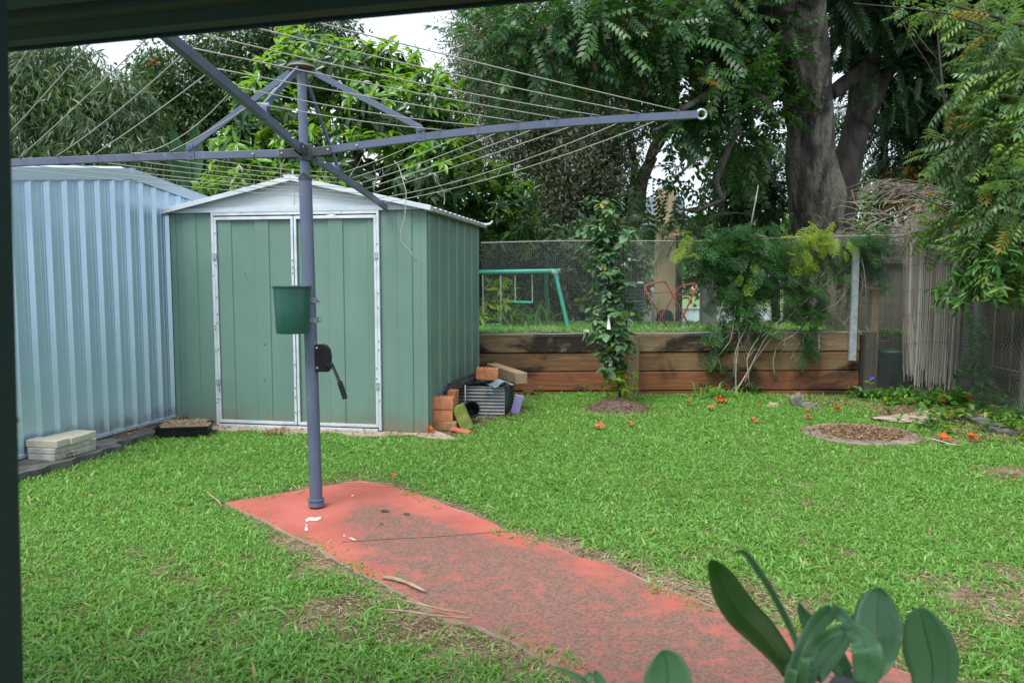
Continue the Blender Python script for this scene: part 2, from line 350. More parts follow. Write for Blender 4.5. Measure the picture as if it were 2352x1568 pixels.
M['orange_dull'] = leafmat('faded_petal', (.30, .10, .045), (.45, .19, .08), rough=.6, transl=.25, tint=(.7, .3, .1))
M['white_tag'] = surf('white_tag', (.8, .82, .84), rough=.6)
M['lime'] = surf('lime_mark', (.42, .35, .33), (.55, .48, .46), rough=.8)
M['blue_petal'] = surf('blue_petal', (.12, .16, .75), rough=.6)
# foliage
M['grass'] = leafmat('lawn_blade', (.095, .235, .042), (.175, .375, .076), rough=.42, transl=.40, spec=.42, tint=(.36, .66, .09), clump=1.1, clumpc=(.145, .30, .055))
M['grass_pale'] = leafmat('pale_blade', (.23, .40, .09), (.30, .44, .11), rough=.4, transl=.4, tint=(.5, .68, .14))
M['grass_dry'] = leafmat('dry_blade', (.24, .19, .09), (.34, .26, .13), rough=.8, transl=.2, tint=(.4, .32, .15))
M['l_willow'] = leafmat('narrow_leaf', (.025, .065, .024), (.07, .13, .055), rough=.42, transl=.28, clump=.9, clumpc=(.075, .135, .04))
M['l_dark'] = leafmat('small_dark_leaf', (.014, .042, .014), (.042, .095, .025), rough=.4, transl=.25)
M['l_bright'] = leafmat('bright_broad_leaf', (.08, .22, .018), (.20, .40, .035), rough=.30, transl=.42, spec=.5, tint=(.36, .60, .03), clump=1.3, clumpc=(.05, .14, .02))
M['l_bright_dark'] = leafmat('dark_broad_leaf', (.012, .05, .012), (.035, .10, .022), rough=.3, transl=.22, spec=.55)
M['l_grey'] = leafmat('fine_grey_leaf', (.05, .075, .05), (.12, .15, .105), rough=.5, transl=.28, clump=1.0, clumpc=(.06, .10, .05))
M['l_shrub'] = leafmat('shrub_leaf', (.035, .115, .018), (.12, .24, .03), rough=.4, transl=.35, clump=1.8, clumpc=(.03, .08, .02))
M['l_hedge_and_shade'] = leafmat('hedge_and_shaded_leaf', (.015, .045, .018), (.04, .09, .03), rough=.45, transl=.2)
M['l_tulip'] = leafmat('glossy_pinnate_leaf', (.013, .045, .018), (.042, .12, .030), rough=.42, transl=.28, spec=.45, clump=1.1, clumpc=(.055, .14, .025))
M['l_new'] = leafmat('new_growth', (.20, .20, .03), (.30, .15, .04), rough=.4, transl=.4, tint=(.5, .35, .06))
M['l_right'] = leafmat('right_shrub_leaf', (.035, .09, .036), (.10, .19, .07), rough=.40, transl=.38, spec=.5, clump=2.2, clumpc=(.18, .32, .05))
M['l_palm'] = leafmat('palm_leaf', (.02, .05, .02), (.06, .11, .04), rough=.45, transl=.25)
M['l_fern'] = leafmat('fern_needle', (.018, .07, .017), (.045, .15, .032), rough=.6, transl=.35, clump=2.5, clumpc=(.015, .06, .02))
M['l_fern_y'] = leafmat('yellow_fern_needle', (.15, .26, .02), (.24, .34, .03), rough=.6, transl=.4, tint=(.5, .6, .05))
M['l_citrus'] = leafmat('round_leaf', (.055, .125, .055), (.12, .22, .11), rough=.34, transl=.25, spec=.6)
M['l_young'] = leafmat('young_leaf', (.13, .28, .02), (.22, .36, .04), rough=.4, transl=.4, tint=(.5, .6, .05))
M['l_cover'] = leafmat('ground_cover_leaf', (.03, .115, .02), (.08, .21, .035), rough=.4, transl=.3)
M['l_yellow'] = leafmat('yellowing_leaf', (.55, .33, .02), (.6, .42, .04), rough=.5, transl=.3)
M['l_far'] = leafmat('far_leaf', (.06, .11, .05), (.12, .19, .09), rough=.6, transl=.35)
M['l_orchid'] = leafmat('strap_leaf', (.09, .22, .10), (.125, .27, .135), rough=.26, transl=.28, spec=.5, tint=(.10, .40, .03), veins=(.055, .16, .06))
M['l_orchid_l'] = leafmat('pale_strap_leaf', (.12, .26, .10), (.14, .28, .12), rough=.35, transl=.3, spec=.4, tint=(.2, .5, .08), veins=(.09, .21, .07))
M['l_orchid_y'] = leafmat('yellow_green_strap_leaf', (.04, .11, .013), (.05, .13, .016), rough=.35, transl=.5, spec=.35, tint=(.16, .40, .01), veins=(.025, .08, .01))
M['reed'] = leafmat('grey_reed', (.13, .115, .095), (.47, .445, .40), rough=.9, transl=.0, spec=.2)
M['litter'] = leafmat('brown_leaf_litter', (.09, .05, .03), (.30, .19, .10), rough=.9, transl=.1, tint=(.3, .2, .1))
# ---------------------------------------------------------------- ground, path, grass
def vnoise(x, y, sc, seed=0):
    r = np.random.default_rng(seed).random((64, 64)); u = x * sc + 100.3; v = y * sc + 100.7
    i = np.floor(u).astype(int); j = np.floor(v).astype(int); a = u - i; b = v - j; a = a * a * (3 - 2 * a); b = b * b * (3 - 2 * b)
    g = lambda p, q: r[p % 64, q % 64]
    return (g(i, j) * (1 - a) + g(i + 1, j) * a) * (1 - b) + (g(i, j + 1) * (1 - a) + g(i + 1, j + 1) * a) * b
def fbm(x, y, sc, seed=0): return (vnoise(x, y, sc, seed) * .55 + vnoise(x, y, sc * 2.1, seed + 1) * .28 + vnoise(x, y, sc * 4.3, seed + 2) * .17)

def soil_mat():
    m, nt, out = new_mat('bare_soil'); b = nd(nt, 'ShaderNodeBsdfPrincipled'); nt.links.new(b.outputs[0], out.inputs[0]); b.inputs['Roughness'].default_value = 1; b.inputs['Specular IOR Level'].default_value = .1
    co = coord(nt); col = mixc(nt, noise_fac(nt, co, 5, 8, .35, .65), (.085, .055, .034), (.19, .14, .095))
    col = mixc(nt, noise_fac(nt, co, 70, 4, .5, .68), col, (.30, .235, .16)); col = mixc(nt, noise_fac(nt, co, 45, 4, .55, .7), col, (.045, .032, .022))
    tf = nd(nt, 'ShaderNodeAttribute', attribute_name='turf'); th_ = mixc(nt, noise_fac(nt, co, 60, 4, .4, .65), (.035, .065, .016), (.085, .12, .035)); col = mixc(nt, tf.outputs['Fac'], col, th_)
    nt.links.new(col, b.inputs['Base Color'])
    n = nd(nt, 'ShaderNodeTexNoise'); n.inputs['Scale'].default_value = 50; n.inputs['Detail'].default_value = 8; nt.links.new(co, n.inputs['Vector'])
    bp = nd(nt, 'ShaderNodeBump'); bp.inputs['Strength'].default_value = .8; bp.inputs['Distance'].default_value = .02; nt.links.new(n.outputs[0], bp.inputs['Height']); nt.links.new(bp.outputs[0], b.inputs['Normal'])
    return m
M['soil'] = soil_mat()
WALL_Y = 9.2
def zu_arr(Y): return .675 - .07 * np.clip(np.asarray(Y, float) - 11.5, 0, 14)
def zu(Y): return float(zu_arr(Y))
# lower yard
def ground_grid(x0, x1, y0, y1, n, m, z, amp, seed):
    xs = np.linspace(x0, x1, n); ys = np.linspace(y0, y1, m); X, Y = np.meshgrid(xs, ys, indexing='ij')
    Z = (z if amp else zu_arr(Y)) + amp * (fbm(X, Y, 1.6, seed) - .5); return np.stack([X, Y, Z], -1)
def gz(x, y): return .02 * (fbm(np.asarray(x, float), np.asarray(y, float), 1.6, 5) - .5)
LG = ground_grid(-9, 9, -4, 10.3, 260, 200, 0, .02, 5)
g = MB(); g.grid(LG); lawn_o = g.build('lawn', M['soil'], loc=(0, 0, 0), smooth=True); tag(lawn_o, kind='structure')
g = MB(); g.grid(ground_grid(-60, 4.13, WALL_Y + .11, 120, 40, 200, .675, .0, 6)); g.grid(ground_grid(4.13, 60, 9.86, 120, 40, 200, .675, .0, 6))
for A_, B_ in (((-60, 9.31), (4.13, 9.31)), ((4.13, 9.31), (4.13, 9.86)), ((4.13, 9.86), (60, 9.86))): g.add([(A_[0], A_[1], .675), (B_[0], B_[1], .675), (B_[0], B_[1], -.2), (A_[0], A_[1], -.2)], [(0, 1, 2, 3)])
far_g = surf('upper_lawn_soil', (.07, .14, .03), (.12, .2, .05), rough=1, scale=2, bump=.3)
tag(g.build('terrain', far_g, loc=(0, 0, 0)), kind='structure')

# red painted concrete path
PL = [gnd(*p)[:2] for p in ((515, 1160), (600, 1196), (715, 1257), (805, 1308), (900, 1361), (1025, 1421), (1100, 1450), (1176, 1483), (1276, 1530), (1341, 1567), (1500, 1640), (1660, 1720))]
PR = [gnd(*p)[:2] for p in ((830, 1106), (905, 1123), (987, 1148), (1085, 1188), (1176, 1226), (1326, 1282), (1456, 1326), (1566, 1366), (1651, 1401), (1780, 1447), (1900, 1487), (2110, 1560), (2300, 1640))]
def resample(P, n):
    P = np.array(P); d = np.r_[0, np.cumsum(np.linalg.norm(np.diff(P, axis=0), axis=1))]; t = np.linspace(0, d[-1], n)
    return np.stack([np.interp(t, d, P[:, k]) for k in (0, 1)], -1)
NL = 60
pl = resample(PL, NL); pr = resample(PR, NL)
for q in (pl, pr):
    w = np.array([vnoise(q[:, 0], q[:, 1], 9, 31), vnoise(q[:, 0], q[:, 1], 9, 32)]).T - .5; q += w * .035
top = []; 
for i in range(NL): top.append([np.r_[pl[i] * (1 - t) + pr[i] * t, .014] for t in np.linspace(0, 1, 13)])
top = np.array(top)
dirp = unit(np.r_[gnd(1500, 1480)[:2] - gnd(760, 1190)[:2], 0]); PATH_O = gnd(760, 1190)
def path_mat():
    m, nt, out = new_mat('red_path_paint'); b = nd(nt, 'ShaderNodeBsdfPrincipled'); nt.links.new(b.outputs[0], out.inputs[0]); b.inputs['Roughness'].default_value = .85; b.inputs['Specular IOR Level'].default_value = .3
    t = nd(nt, 'ShaderNodeTexCoord'); co = t.outputs['Object']
    red = mixc(nt, noise_fac(nt, co, 3, 5, .3, .7), (.31, .080, .060), (.39, .112, .088))
    red = mixc(nt, noise_fac(nt, co, 90, 3, .62, .7), red, (.34, .085, .06))
    red = mixc(nt, noise_fac(nt, co, 1.7, 7, .52, .75), red, (.26, .085, .06))
    # worn lane along the middle where people walk: distance across the path plus noise
    sx = nd(nt, 'ShaderNodeAttribute', attribute_name='wear'); 
    n = nd(nt, 'ShaderNodeTexNoise'); n.inputs['Scale'].default_value = 4.2; n.inputs['Detail'].default_value = 8; n.inputs['Roughness'].default_value = .65; nt.links.new(co, n.inputs['Vector'])
    a = nd(nt, 'ShaderNodeMath', operation='MULTIPLY_ADD'); nt.links.new(n.outputs[0], a.inputs[0]); a.inputs[1].default_value = 1.5; nt.links.new(sx.outputs['Fac'], a.inputs[2])
    r = nd(nt, 'ShaderNodeMapRange'); r.interpolation_type = 'SMOOTHSTEP'; r.inputs[1].default_value = .98; r.inputs[2].default_value = 1.5; nt.links.new(a.outputs[0], r.inputs[0])
    dirt = mixc(nt, noise_fac(nt, co, 60, 6, .35, .65), (.125, .068, .054), (.195, .11, .088)); dirt = mixc(nt, noise_fac(nt, co, 150, 3, .58, .72), dirt, (.27, .17, .12))
    k = nd(nt, 'ShaderNodeMath', operation='MULTIPLY'); nt.links.new(r.outputs[0], k.inputs[0]); k.inputs[1].default_value = .92
    f2 = nd(nt, 'ShaderNodeMath', operation='MULTIPLY'); nt.links.new(k.outputs[0], f2.inputs[0]); nt.links.new(noise_fac(nt, co, 13, 9, .33, .60, 0, .74), f2.inputs[1])
    f3 = nd(nt, 'ShaderNodeMath', operation='MULTIPLY_ADD'); nt.links.new(k.outputs[0], f3.inputs[0]); f3.inputs[1].default_value = .38; nt.links.new(f2.outputs[0], f3.inputs[2]); f3.use_clamp = True
    col = mixc(nt, f3.outputs[0], red, dirt)
    # chips through to the aggregate
    v = nd(nt, 'ShaderNodeTexVoronoi'); v.inputs['Scale'].default_value = 34; nt.links.new(co, v.inputs['Vector'])
    r2 = nd(nt, 'ShaderNodeMapRange'); r2.inputs[1].default_value = .20; r2.inputs[2].default_value = .12; nt.links.new(v.outputs['Distance'], r2.inputs[0])
    f4 = nd(nt, 'ShaderNodeMath', operation='MULTIPLY'); nt.links.new(r2.outputs[0], f4.inputs[0]); nt.links.new(noise_fac(nt, co, 2.6, 4, .47, .6), f4.inputs[1])
    f5 = nd(nt, 'ShaderNodeMath', operation='MULTIPLY'); nt.links.new(f4.outputs[0], f5.inputs[0]); nt.links.new(r.outputs[0], f5.inputs[1])
    col = mixc(nt, f5.outputs[0], col, (.13, .12, .13))
    # bare grey rim
    e = nd(nt, 'ShaderNodeAttribute', attribute_name='rim'); ea = nd(nt, 'ShaderNodeMath', operation='MULTIPLY_ADD'); nt.links.new(n.outputs[0], ea.inputs[0]); ea.inputs[1].default_value = .8; nt.links.new(e.outputs['Fac'], ea.inputs[2])
    er = nd(nt, 'ShaderNodeMapRange'); er.inputs[1].default_value = 1.36; er.inputs[2].default_value = 1.5; nt.links.new(ea.outputs[0], er.inputs[0])
    col = mixc(nt, er.outputs[0], col, (.33, .28, .22))
    nt.links.new(col, b.inputs['Base Color'])
    n2 = nd(nt, 'ShaderNodeTexNoise'); n2.inputs['Scale'].default_value = 110; n2.inputs['Detail'].default_value = 5; nt.links.new(co, n2.inputs['Vector'])
    bp = nd(nt, 'ShaderNodeBump'); bp.inputs['Strength'].default_value = .45; bp.inputs['Distance'].default_value = .006; nt.links.new(n2.outputs[0], bp.inputs['Height']); nt.links.new(bp.outputs[0], b.inputs['Normal'])
    return m
pm = MB(); nt_ = 13
pm.grid(top)
def skirt(line):
    a = np.array(line); b = a.copy(); b[:, 2] = -.08; pm.grid(np.stack([a, b]))
skirt(top[:, 0]); skirt(top[:, -1]); skirt(top[0]); skirt(top[-1])
po = pm.build('path', path_mat(), loc=(0, 0, 0), smooth=False)
tag(po, kind='structure')
vs = np.array(pm.v); wear = np.zeros(len(vs)); rim = np.zeros(len(vs)); c = 0
centre = [gnd(*p)[:2] for p in ((870, 1188), (960, 1250), (1080, 1320), (1250, 1400), (1450, 1490), (1650, 1560), (1800, 1640))]
centre = resample(centre, 200)
for i, p in enumerate(vs):
    d = np.linalg.norm(centre - p[:2], axis=1); j = d.argmin(); wid = .20 + .28 * min(1, j / 90); wear[i] = max(0, 1 - d[j] / wid * .55) if d[j] < wid * 1.8 else 0
    if i < NL * nt_:
        k = i % nt_; rim[i] = 1.0 if k in (0, nt_ - 1) else 0
    else: rim[i] = 1.4
at_ = po.data.attributes.new('wear', 'FLOAT', 'POINT'); at_.data.foreach_set('value', wear.astype(np.float32))
at_ = po.data.attributes.new('rim', 'FLOAT', 'POINT'); at_.data.foreach_set('value', rim.astype(np.float32))
# shrinkage joint and bird splashes are real marks lying on the path
PATH_POLY = np.concatenate([pl, pr[::-1]])
def in_poly(P, poly):
    x, y = P[:, 0], P[:, 1]; ins = np.zeros(len(P), bool); n = len(poly); j = n - 1
    for i in range(n):
        xi, yi = poly[i]; xj, yj = poly[j]; cnd = ((yi > y) != (yj > y)) & (x < (xj - xi) * (y - yi) / (yj - yi + 1e-12) + xi); ins ^= cnd; j = i
    return ins
def dist_poly(P, poly):
    best = np.full(len(P), 1e9); n = len(poly)
    for i in range(n):
        a = poly[i]; b = poly[(i + 1) % n]; ab = b - a; t = np.clip(((P - a) @ ab) / (ab @ ab + 1e-12), 0, 1); best = np.minimum(best, np.linalg.norm(P - (a + t[:, None] * ab), axis=1))
    return best
# concrete strip in front of the green shed, footing under the blue shed
SA, SB = np.array((-3.07, 7.149)), np.array((-.744, 6.742))
su = unit(SB - SA); sv = np.array((-su[1], su[0])); SW = np.linalg.norm(SB - SA); SD = 2.1
def shed_pt(u, v, z=0): q = SA + su * u + sv * v; return np.array((q[0], q[1], z))
b = MB(); nn = 40; rim_front = []
for i in range(nn + 1):
    u = -.30 + (SW + .62) * i / nn; v = -.16 - .05 * math.sin(i * .7) - .05 * random.random() - (.08 if i < 6 else 0); rim_front.append(shed_pt(u, v, .014))
back = [shed_pt(-.30 + (SW + .32) * i / nn, .15, .016) for i in range(nn + 1)]
b.grid(np.stack([rim_front, back])); b.grid(np.stack([rim_front, np.array(rim_front) - (0, 0, .06)]))
tag(b.build('pavement', M['stone_flat'], loc=(0, 0, 0)), kind='structure')
SLAB_POLY = np.array([p[:2] for p in rim_front] + [p[:2] for p in back[::-1]])
# footing kerb of the blue shed
LP = np.array((-3.34, 6.27)); LD = unit(np.array((.24, 1.0))); LN = np.array((LD[1], -LD[0]))   # along the wall, outward
def lpt(s, o, z): q = LP + LD * s + LN * o; return np.array((q[0], q[1], z))
b = MB(); outl = []
for i in range(41):
    s = -1.3 + 2.15 * i / 40; o = .27 + .02 * math.sin(i * 1.3) + .015 * random.random() - .06 * (i / 40) + (.10 if s < -.12 else 0) - (.0 if s < .8 else .1); outl.append(lpt(s, o, .07 - .02 * (i / 40)))
inn = [lpt(-1.3 + 2.15 * i / 40, -.3, .07 - .02 * (i / 40)) for i in range(41)]
b.grid(np.stack([outl, inn])); b.grid(np.stack([outl, np.array(outl) - (0, 0, .15)])); b.grid(np.stack([[outl[-1], inn[-1]], [outl[-1] - (0, 0, .12), inn[-1] - (0, 0, .12)]]))
tag(b.build('kerb', M['conc_dark'], loc=(0, 0, 0)), kind='structure')
KERB_POLY = np.array([p[:2] for p in outl] + [p[:2] for p in inn[::-1]])

# blades of the lawn
LID_C = gnd(1975, 999)[:2]; LID_R = .475
bare = [(1330, 945, .20, .8), (1432, 945, .34, 1), (2330, 1085, .28, 1), (2240, 1372, .22, .9), (2085, 962, .34, 1), (2170, 1012, .25, .8), (2300, 960, .5, .9), (745, 1400, .13, .7), (950, 1440, .14, .8), (790, 1385, .12, .8),
        (1310, 1530, .1, .5), (2080, 940, .5, .9), (1850, 930, .2, .7), (1120, 945, .5, 1), (1060, 975, .35, 1), (1160, 915, .4, .9), (1000, 1000, .22, 1), (610, 1190, .10, 1), (690, 1240, .12, 1), (760, 1290, .10, .9),
        (1250, 1262, .2, 1), (1340, 1300, .22, 1), (1480, 1345, .2, 1), (1600, 1375, .18, 1), (1720, 1350, .16, .8), (1800, 1400, .16, .9), (2000, 1450, .1, .8), (2180, 1460, .12, .9), (2300, 1420, .1, .6), (2350, 1330, .16, .9), (2110, 1330, .09, .6), (1480, 1275, .06, .4),
        (1020, 1160, .07, .8), (930, 1120, .05, .8), (1090, 1190, .06, .8), (1750, 905, .3, .6), (1640, 905, .3, .5), (1500, 905, .2, .4), (70, 1075, .12, .9), (2200, 935, .5, .8), (2050, 915, .4, .9), (820, 1460, .09, .6), (1020, 1485, .10, .7), (500, 1480, .06, .4), (1130, 1500, .08, .6)]
bare = [(gnd(x, y)[:2], r, s) for x, y, r, s in bare]
def lawn_keep(P):
    x, y = P[:, 0], P[:, 1]
    den = np.clip(.80 + 1.5 * (fbm(x, y, 1.1, 41) - .32), 0, 1) * np.clip(np.where(y < 3.9, .36, .54) + 2.0 * (fbm(x, y, 6.5, 47) - .26), 0, 1)
    wob = .5 + fbm(x, y, 4.0, 51)
    for c_, r, s in bare:
        d = np.linalg.norm(P - c_, axis=1) / (r * wob); den *= 1 - s * np.clip(1.35 - d, 0, 1) ** .6
    dp = dist_poly(P, PATH_POLY); den *= np.clip(dp / (.03 + .60 * fbm(x, y, 2.6, 61) ** 1.9), .0, 1) ** 1.3
    ins_ = in_poly(P, PATH_POLY); den[ins_] = np.where((dp[ins_] < .05 + .07 * fbm(x[ins_], y[ins_], 9, 83)) & (fbm(x[ins_], y[ins_], 2.4, 87) > .56), .55, 0); den[in_poly(P, SLAB_POLY)] *= .02; den[in_poly(P, KERB_POLY)] = 0
    den[np.linalg.norm((P - LID_C), axis=1) < LID_R] = 0
    fr = (P - SA) @ su; bk = (P - SA) @ sv; den[(fr > -.05) & (fr < SW + .05) & (bk > -.02)] = 0
    ls = (P - LP) @ LD; lo = (P - LP) @ LN; den[(lo < .15)] = 0
    den[y > WALL_Y - .03] = 0
    return den
def T_blade(w=.11, bend=.55, seed=0):
    r = random.Random(seed); v = []; 
    for t, q in ((0, .55), (.4, 1.0), (.75, .75)):
        z = t * (1 - .35 * bend * t); yy = bend * t * t * 1.2; v += [(-w / 2 * q, yy, z), (w / 2 * q, yy, z)]
    v.append((0, bend * 1.25, .72 - .25 * bend)); return np.array(v), [(0, 1, 3, 2), (2, 3, 5, 4), (4, 5, 6)]
def yaw_frames(n, tilt=.35):
    a = rng.uniform(0, 2 * math.pi, n); tl = rng.normal(0, tilt, n); tr = rng.normal(0, tilt, n)
    ca, sa = np.cos(a), np.sin(a); Z = np.zeros(n); O = np.ones(n)
    Rz = np.stack([np.stack([ca, -sa, Z], -1), np.stack([sa, ca, Z], -1), np.stack([Z, Z, O], -1)], 1)
    c1, s1 = np.cos(tl), np.sin(tl); Rx = np.stack([np.stack([O, Z, Z], -1), np.stack([Z, c1, -s1], -1), np.stack([Z, s1, c1], -1)], 1)
    c2, s2 = np.cos(tr), np.sin(tr); Ry = np.stack([np.stack([c2, Z, s2], -1), np.stack([Z, O, Z], -1), np.stack([-s2, Z, c2], -1)], 1)
    return Rz @ Rx @ Ry
def lawn():
    L = Leaves(); Lt = 0
    for y0, y1, dens, size, wid in ((2.0, 3.2, 20000, .027, 1.3), (3.2, 4.4, 17500, .0265, 1.35), (4.4, 5.8, 14500, .027, 1.45), (5.8, 7.4, 11500, .028, 1.65), (7.4, 9.25, 9500, .029, 1.8)):
        hw = .72 * y1 + .5; n = int((y1 - y0) * 2 * hw * dens)
        P = np.stack([rng.uniform(-hw, hw, n), rng.uniform(y0, y1, n)], -1)
        # clump the shoots
        C = P[rng.integers(0, n, n // 7)]; k = rng.random(n) < .75; P[k] = C[rng.integers(0, len(C), k.sum())] + rng.normal(0, .016, (k.sum(), 2))
        keep = rng.random(n) < lawn_keep(P); P = P[keep]; n = len(P); Lt += n
        h = size * np.clip(rng.normal(1, .28, n), .4, 1.8) * (.75 + .55 * fbm(P[:, 0], P[:, 1], 1.7, 71))
        pos = np.c_[P, gz(P[:, 0], P[:, 1]) - .004]; which = rng.integers(0, 4, n)
        for t, (w, bd) in enumerate(((.13, .45), (.17, .9), (.20, 1.25), (.12, .2))):
            s_ = which == t; m_ = s_.sum(); hh = h[s_]; sc = np.stack([hh * wid, hh, hh], -1); dry = rng.random(m_) < .014; pale = (rng.random(m_) < .05) & ~dry; 
            R_ = yaw_frames(m_, .35); ps = pos[s_]
            g_ = ~(dry | pale); L.add(T_blade(w, bd), ps[g_], R_[g_], sc[g_], 0); L.add(T_blade(w, bd), ps[pale], R_[pale], sc[pale], 2); L.add(T_blade(w, bd), ps[dry], R_[dry], sc[dry], 1)
    q = LG.reshape(-1, 3)[:, :2]; ta = lawn_o.data.attributes.new('turf', 'FLOAT', 'POINT'); ta.data.foreach_set('value', (np.clip(lawn_keep(q) * 1.3, 0, 1) * .85).astype(np.float32))
    o = L.build('grass', [M['grass'], M['grass_dry'], M['grass_pale']], smooth=True); tag(o, kind='stuff'); print('blades', Lt)
    # upper lawn: a taller fringe seen edge on behind the mesh
    L = Leaves(); n = 60000; P = np.stack([rng.uniform(-1.5, 9, n), 9.36 + 9 * rng.random(n) ** 2.2], -1); pos = np.c_[P, zu_arr(P[:, 1]) - .005]
    h = .07 * np.clip(rng.normal(1, .35, n), .4, 2); L.add(T_blade(.13, .5), pos, yaw_frames(n, .3), np.stack([h * 1.3, h, h], -1), 0)
    tag(L.build('upper_grass', [M['grass']]), kind='stuff')
lawn()
# dry clippings on the bare soil
def soil_litter():
    L = Leaves(); 
    for c_, r, s in bare:
        n = int(420 * r * r * 9); a = rng.uniform(0, 6.28, n); q = r * 1.25 * np.sqrt(rng.random(n)); P = np.stack([c_[0] + q * np.cos(a), c_[1] + q * np.sin(a)], -1)
        P = P[~in_poly(P, PATH_POLY)]; n = len(P); d = rdir(n); d[:, 2] *= .15
        L.add(T_quad(.10), np.c_[P, gz(P[:, 0], P[:, 1]) + .006], frames(d, np.tile((0, 0, 1.0), (n, 1)) + rdir(n) * .3), rng.uniform(.02, .06, n), 0)
        n = n // 4; d = rdir(n); d[:, 2] *= .2; L.add(T_leaf(.4), np.c_[P[:n], gz(P[:n, 0], P[:n, 1]) + .008], frames(d, np.tile((0, 0, 1.0), (n, 1)) + rdir(n) * .4), rng.uniform(.015, .035, n), 1)
    n = 1500; t = rng.random(n); a = PATH_POLY[rng.integers(0, len(PATH_POLY), n)] + rng.normal(0, .07, (n, 2)); a = a[~in_poly(a, PATH_POLY)]; n = len(a); d = rdir(n); d[:, 2] *= .15
    L.add(T_quad(.1), np.c_[a, gz(a[:, 0], a[:, 1]) + .008], frames(d, np.tile((0, 0, 1.0), (n, 1)) + rdir(n) * .3), rng.uniform(.015, .05, n), 0)
    tag(L.build('ground_litter', [M['straw'], M['litter']]), kind='stuff')
soil_litter()
# ---------------------------------------------------------------- sheds
def sheet(mb, P, s0, s1, z0, ztop, pitch, prof, phase=0, extra=()):
    """ribbed steel wall: prof = [(ds, out)] within one pitch; P(s, o, z) -> point"""
    pts = []; s = s0 - phase
    while s < s1 + pitch:
        for ds, o in prof:
            if s0 <= s + ds <= s1: pts.append((s + ds, o))
        s += pitch
    pts = [(s0, 0)] + pts + [(s1, 0)]; out = [pts[0]]
    for a, b in zip(pts, pts[1:]):
        for e in extra:
            if a[0] < e < b[0]: out.append((e, a[1] + (b[1] - a[1]) * (e - a[0]) / (b[0] - a[0])))
        out.append(b)
    lo = [P(a, o, z0) for a, o in out]; hi = [P(a, o, ztop(a)) for a, o in out]
    mb.grid(np.stack([lo, hi]))
# green shed
gs = thing('garden_shed', shed_pt(SW / 2, SD / 2, 0), 'green steel garden shed with white gable and double doors, behind the clothes hoist', 'shed')
HE, HP = 1.945, 2.205
ov = .07
def roofz(u): return HE + (HP - HE) * (1 - abs(u - SW / 2) / (SW / 2))
GP = [(0, 0), (.215, 0), (.222, .011), (.35, .011), (.357, 0)]
d0, d1, dm = .42, 2.01 - .075, (.42 + 1.935) / 2
mb = MB(); F_ = lambda s, o, z: shed_pt(s, -o, z)
for a, b_ in ((0.0, d0 - .03), (d1 + .03, SW)): mb = MB(); sheet(mb, F_, a, b_, .02, lambda s: HE - .005, .357, GP, phase=.12 if a == 0 else .07); mb.build('front_wall', M['shed_green'], gs)
mb = MB(); S_ = lambda s, o, z: shed_pt(SW + o, s, z)
sheet(mb, S_, 0, SD, .02, lambda s: HE - .01, .33, [(0, 0), (.2, 0), (.21, .016), (.32, .016), (.33, 0)], phase=.1); mb.build('side_wall', M['shed_green'], gs)
mb = MB(); sheet(mb, lambda s, o, z: shed_pt(-o, s, z), 0, SD, .02, lambda s: HE - .01, .33, GP); sheet(mb, lambda s, o, z: shed_pt(s, SD + o, z), 0, SW, .02, lambda s: roofz(s) - .01, .357, GP, extra=(SW / 2,)); mb.build('back_wall', M['shed_green'], gs)
for k, (a, b_) in enumerate(((d0, dm - .004), (dm + .004, d1))):
    dr = MB(); sheet(dr, F_, a + .004, b_ - .004, .055, lambda s: HE - .055, .357, GP, phase=.20 if k == 0 else .27)
    do = dr.build('door', M['shed_green'], gs)
    fr = MB(); w = .022
    for s in (a + w / 2, b_ - w / 2): fr.box(shed_pt(s, -.021, (HE) / 2), (w, .018, HE - .10), np.column_stack([np.r_[su, 0], np.r_[sv, 0], (0, 0, 1)]))
    fr.box(shed_pt((a + b_) / 2, -.021, .062), (b_ - a - 2 * w, .018, .026), np.column_stack([np.r_[su, 0], np.r_[sv, 0], (0, 0, 1)]))
    fr.box(shed_pt((a + b_) / 2, -.021, HE - .062), (b_ - a - 2 * w, .018, .026), np.column_stack([np.r_[su, 0], np.r_[sv, 0], (0, 0, 1)]))
    fr.build('door_rail', M['old_alu'], do, bevel=.002)
    hx = a + .004 if k == 0 else b_ - .004
    for z in (.42, 1.55):
        h = MB(); h.box(shed_pt(hx, -.036, z), (.036, .010, .055), np.column_stack([np.r_[su, 0], np.r_[sv, 0], (0, 0, 1)])); h.tube([shed_pt(hx, -.042, z - .028), shed_pt(hx, -.042, z + .028)], .005, 8); h.build('hinge', M['galv'], do)
    if k == 0:
        h = MB(); h.box(shed_pt(b_ - .17, -.018, 1.03), (.045, .012, .085), np.column_stack([np.r_[su, 0], np.r_[sv, 0], (0, 0, 1)])); h.tube([shed_pt(b_ - .17, -.024, 1.03), shed_pt(b_ - .17, -.045, 1.03)], .008, 8); h.build('latch', M['white_steel'], do, bevel=.002)
fr = MB(); RX = np.column_stack([np.r_[su, 0], np.r_[sv, 0], (0, 0, 1)])
for s in (d0 - .014, d1 + .014): fr.box(shed_pt(s, -.014, HE / 2 + .01), (.024, .034, HE - .03), RX)
fr.box(shed_pt(SW / 2 - .01, -.012, .026), (d1 - d0 + .0, .036, .022), RX); fr.box(shed_pt((d0 + d1) / 2, -.013, HE - .022), (d1 - d0, .032, .03), RX)
fr.build('door_frame', M['old_alu'], gs, bevel=.002)
mb = MB(); mb.prism([shed_pt(-.02, -.012, HE + .004), shed_pt(SW + .02, -.012, HE + .004), shed_pt(SW / 2, -.012, HP + .004)], np.r_[sv * .02, 0]); 
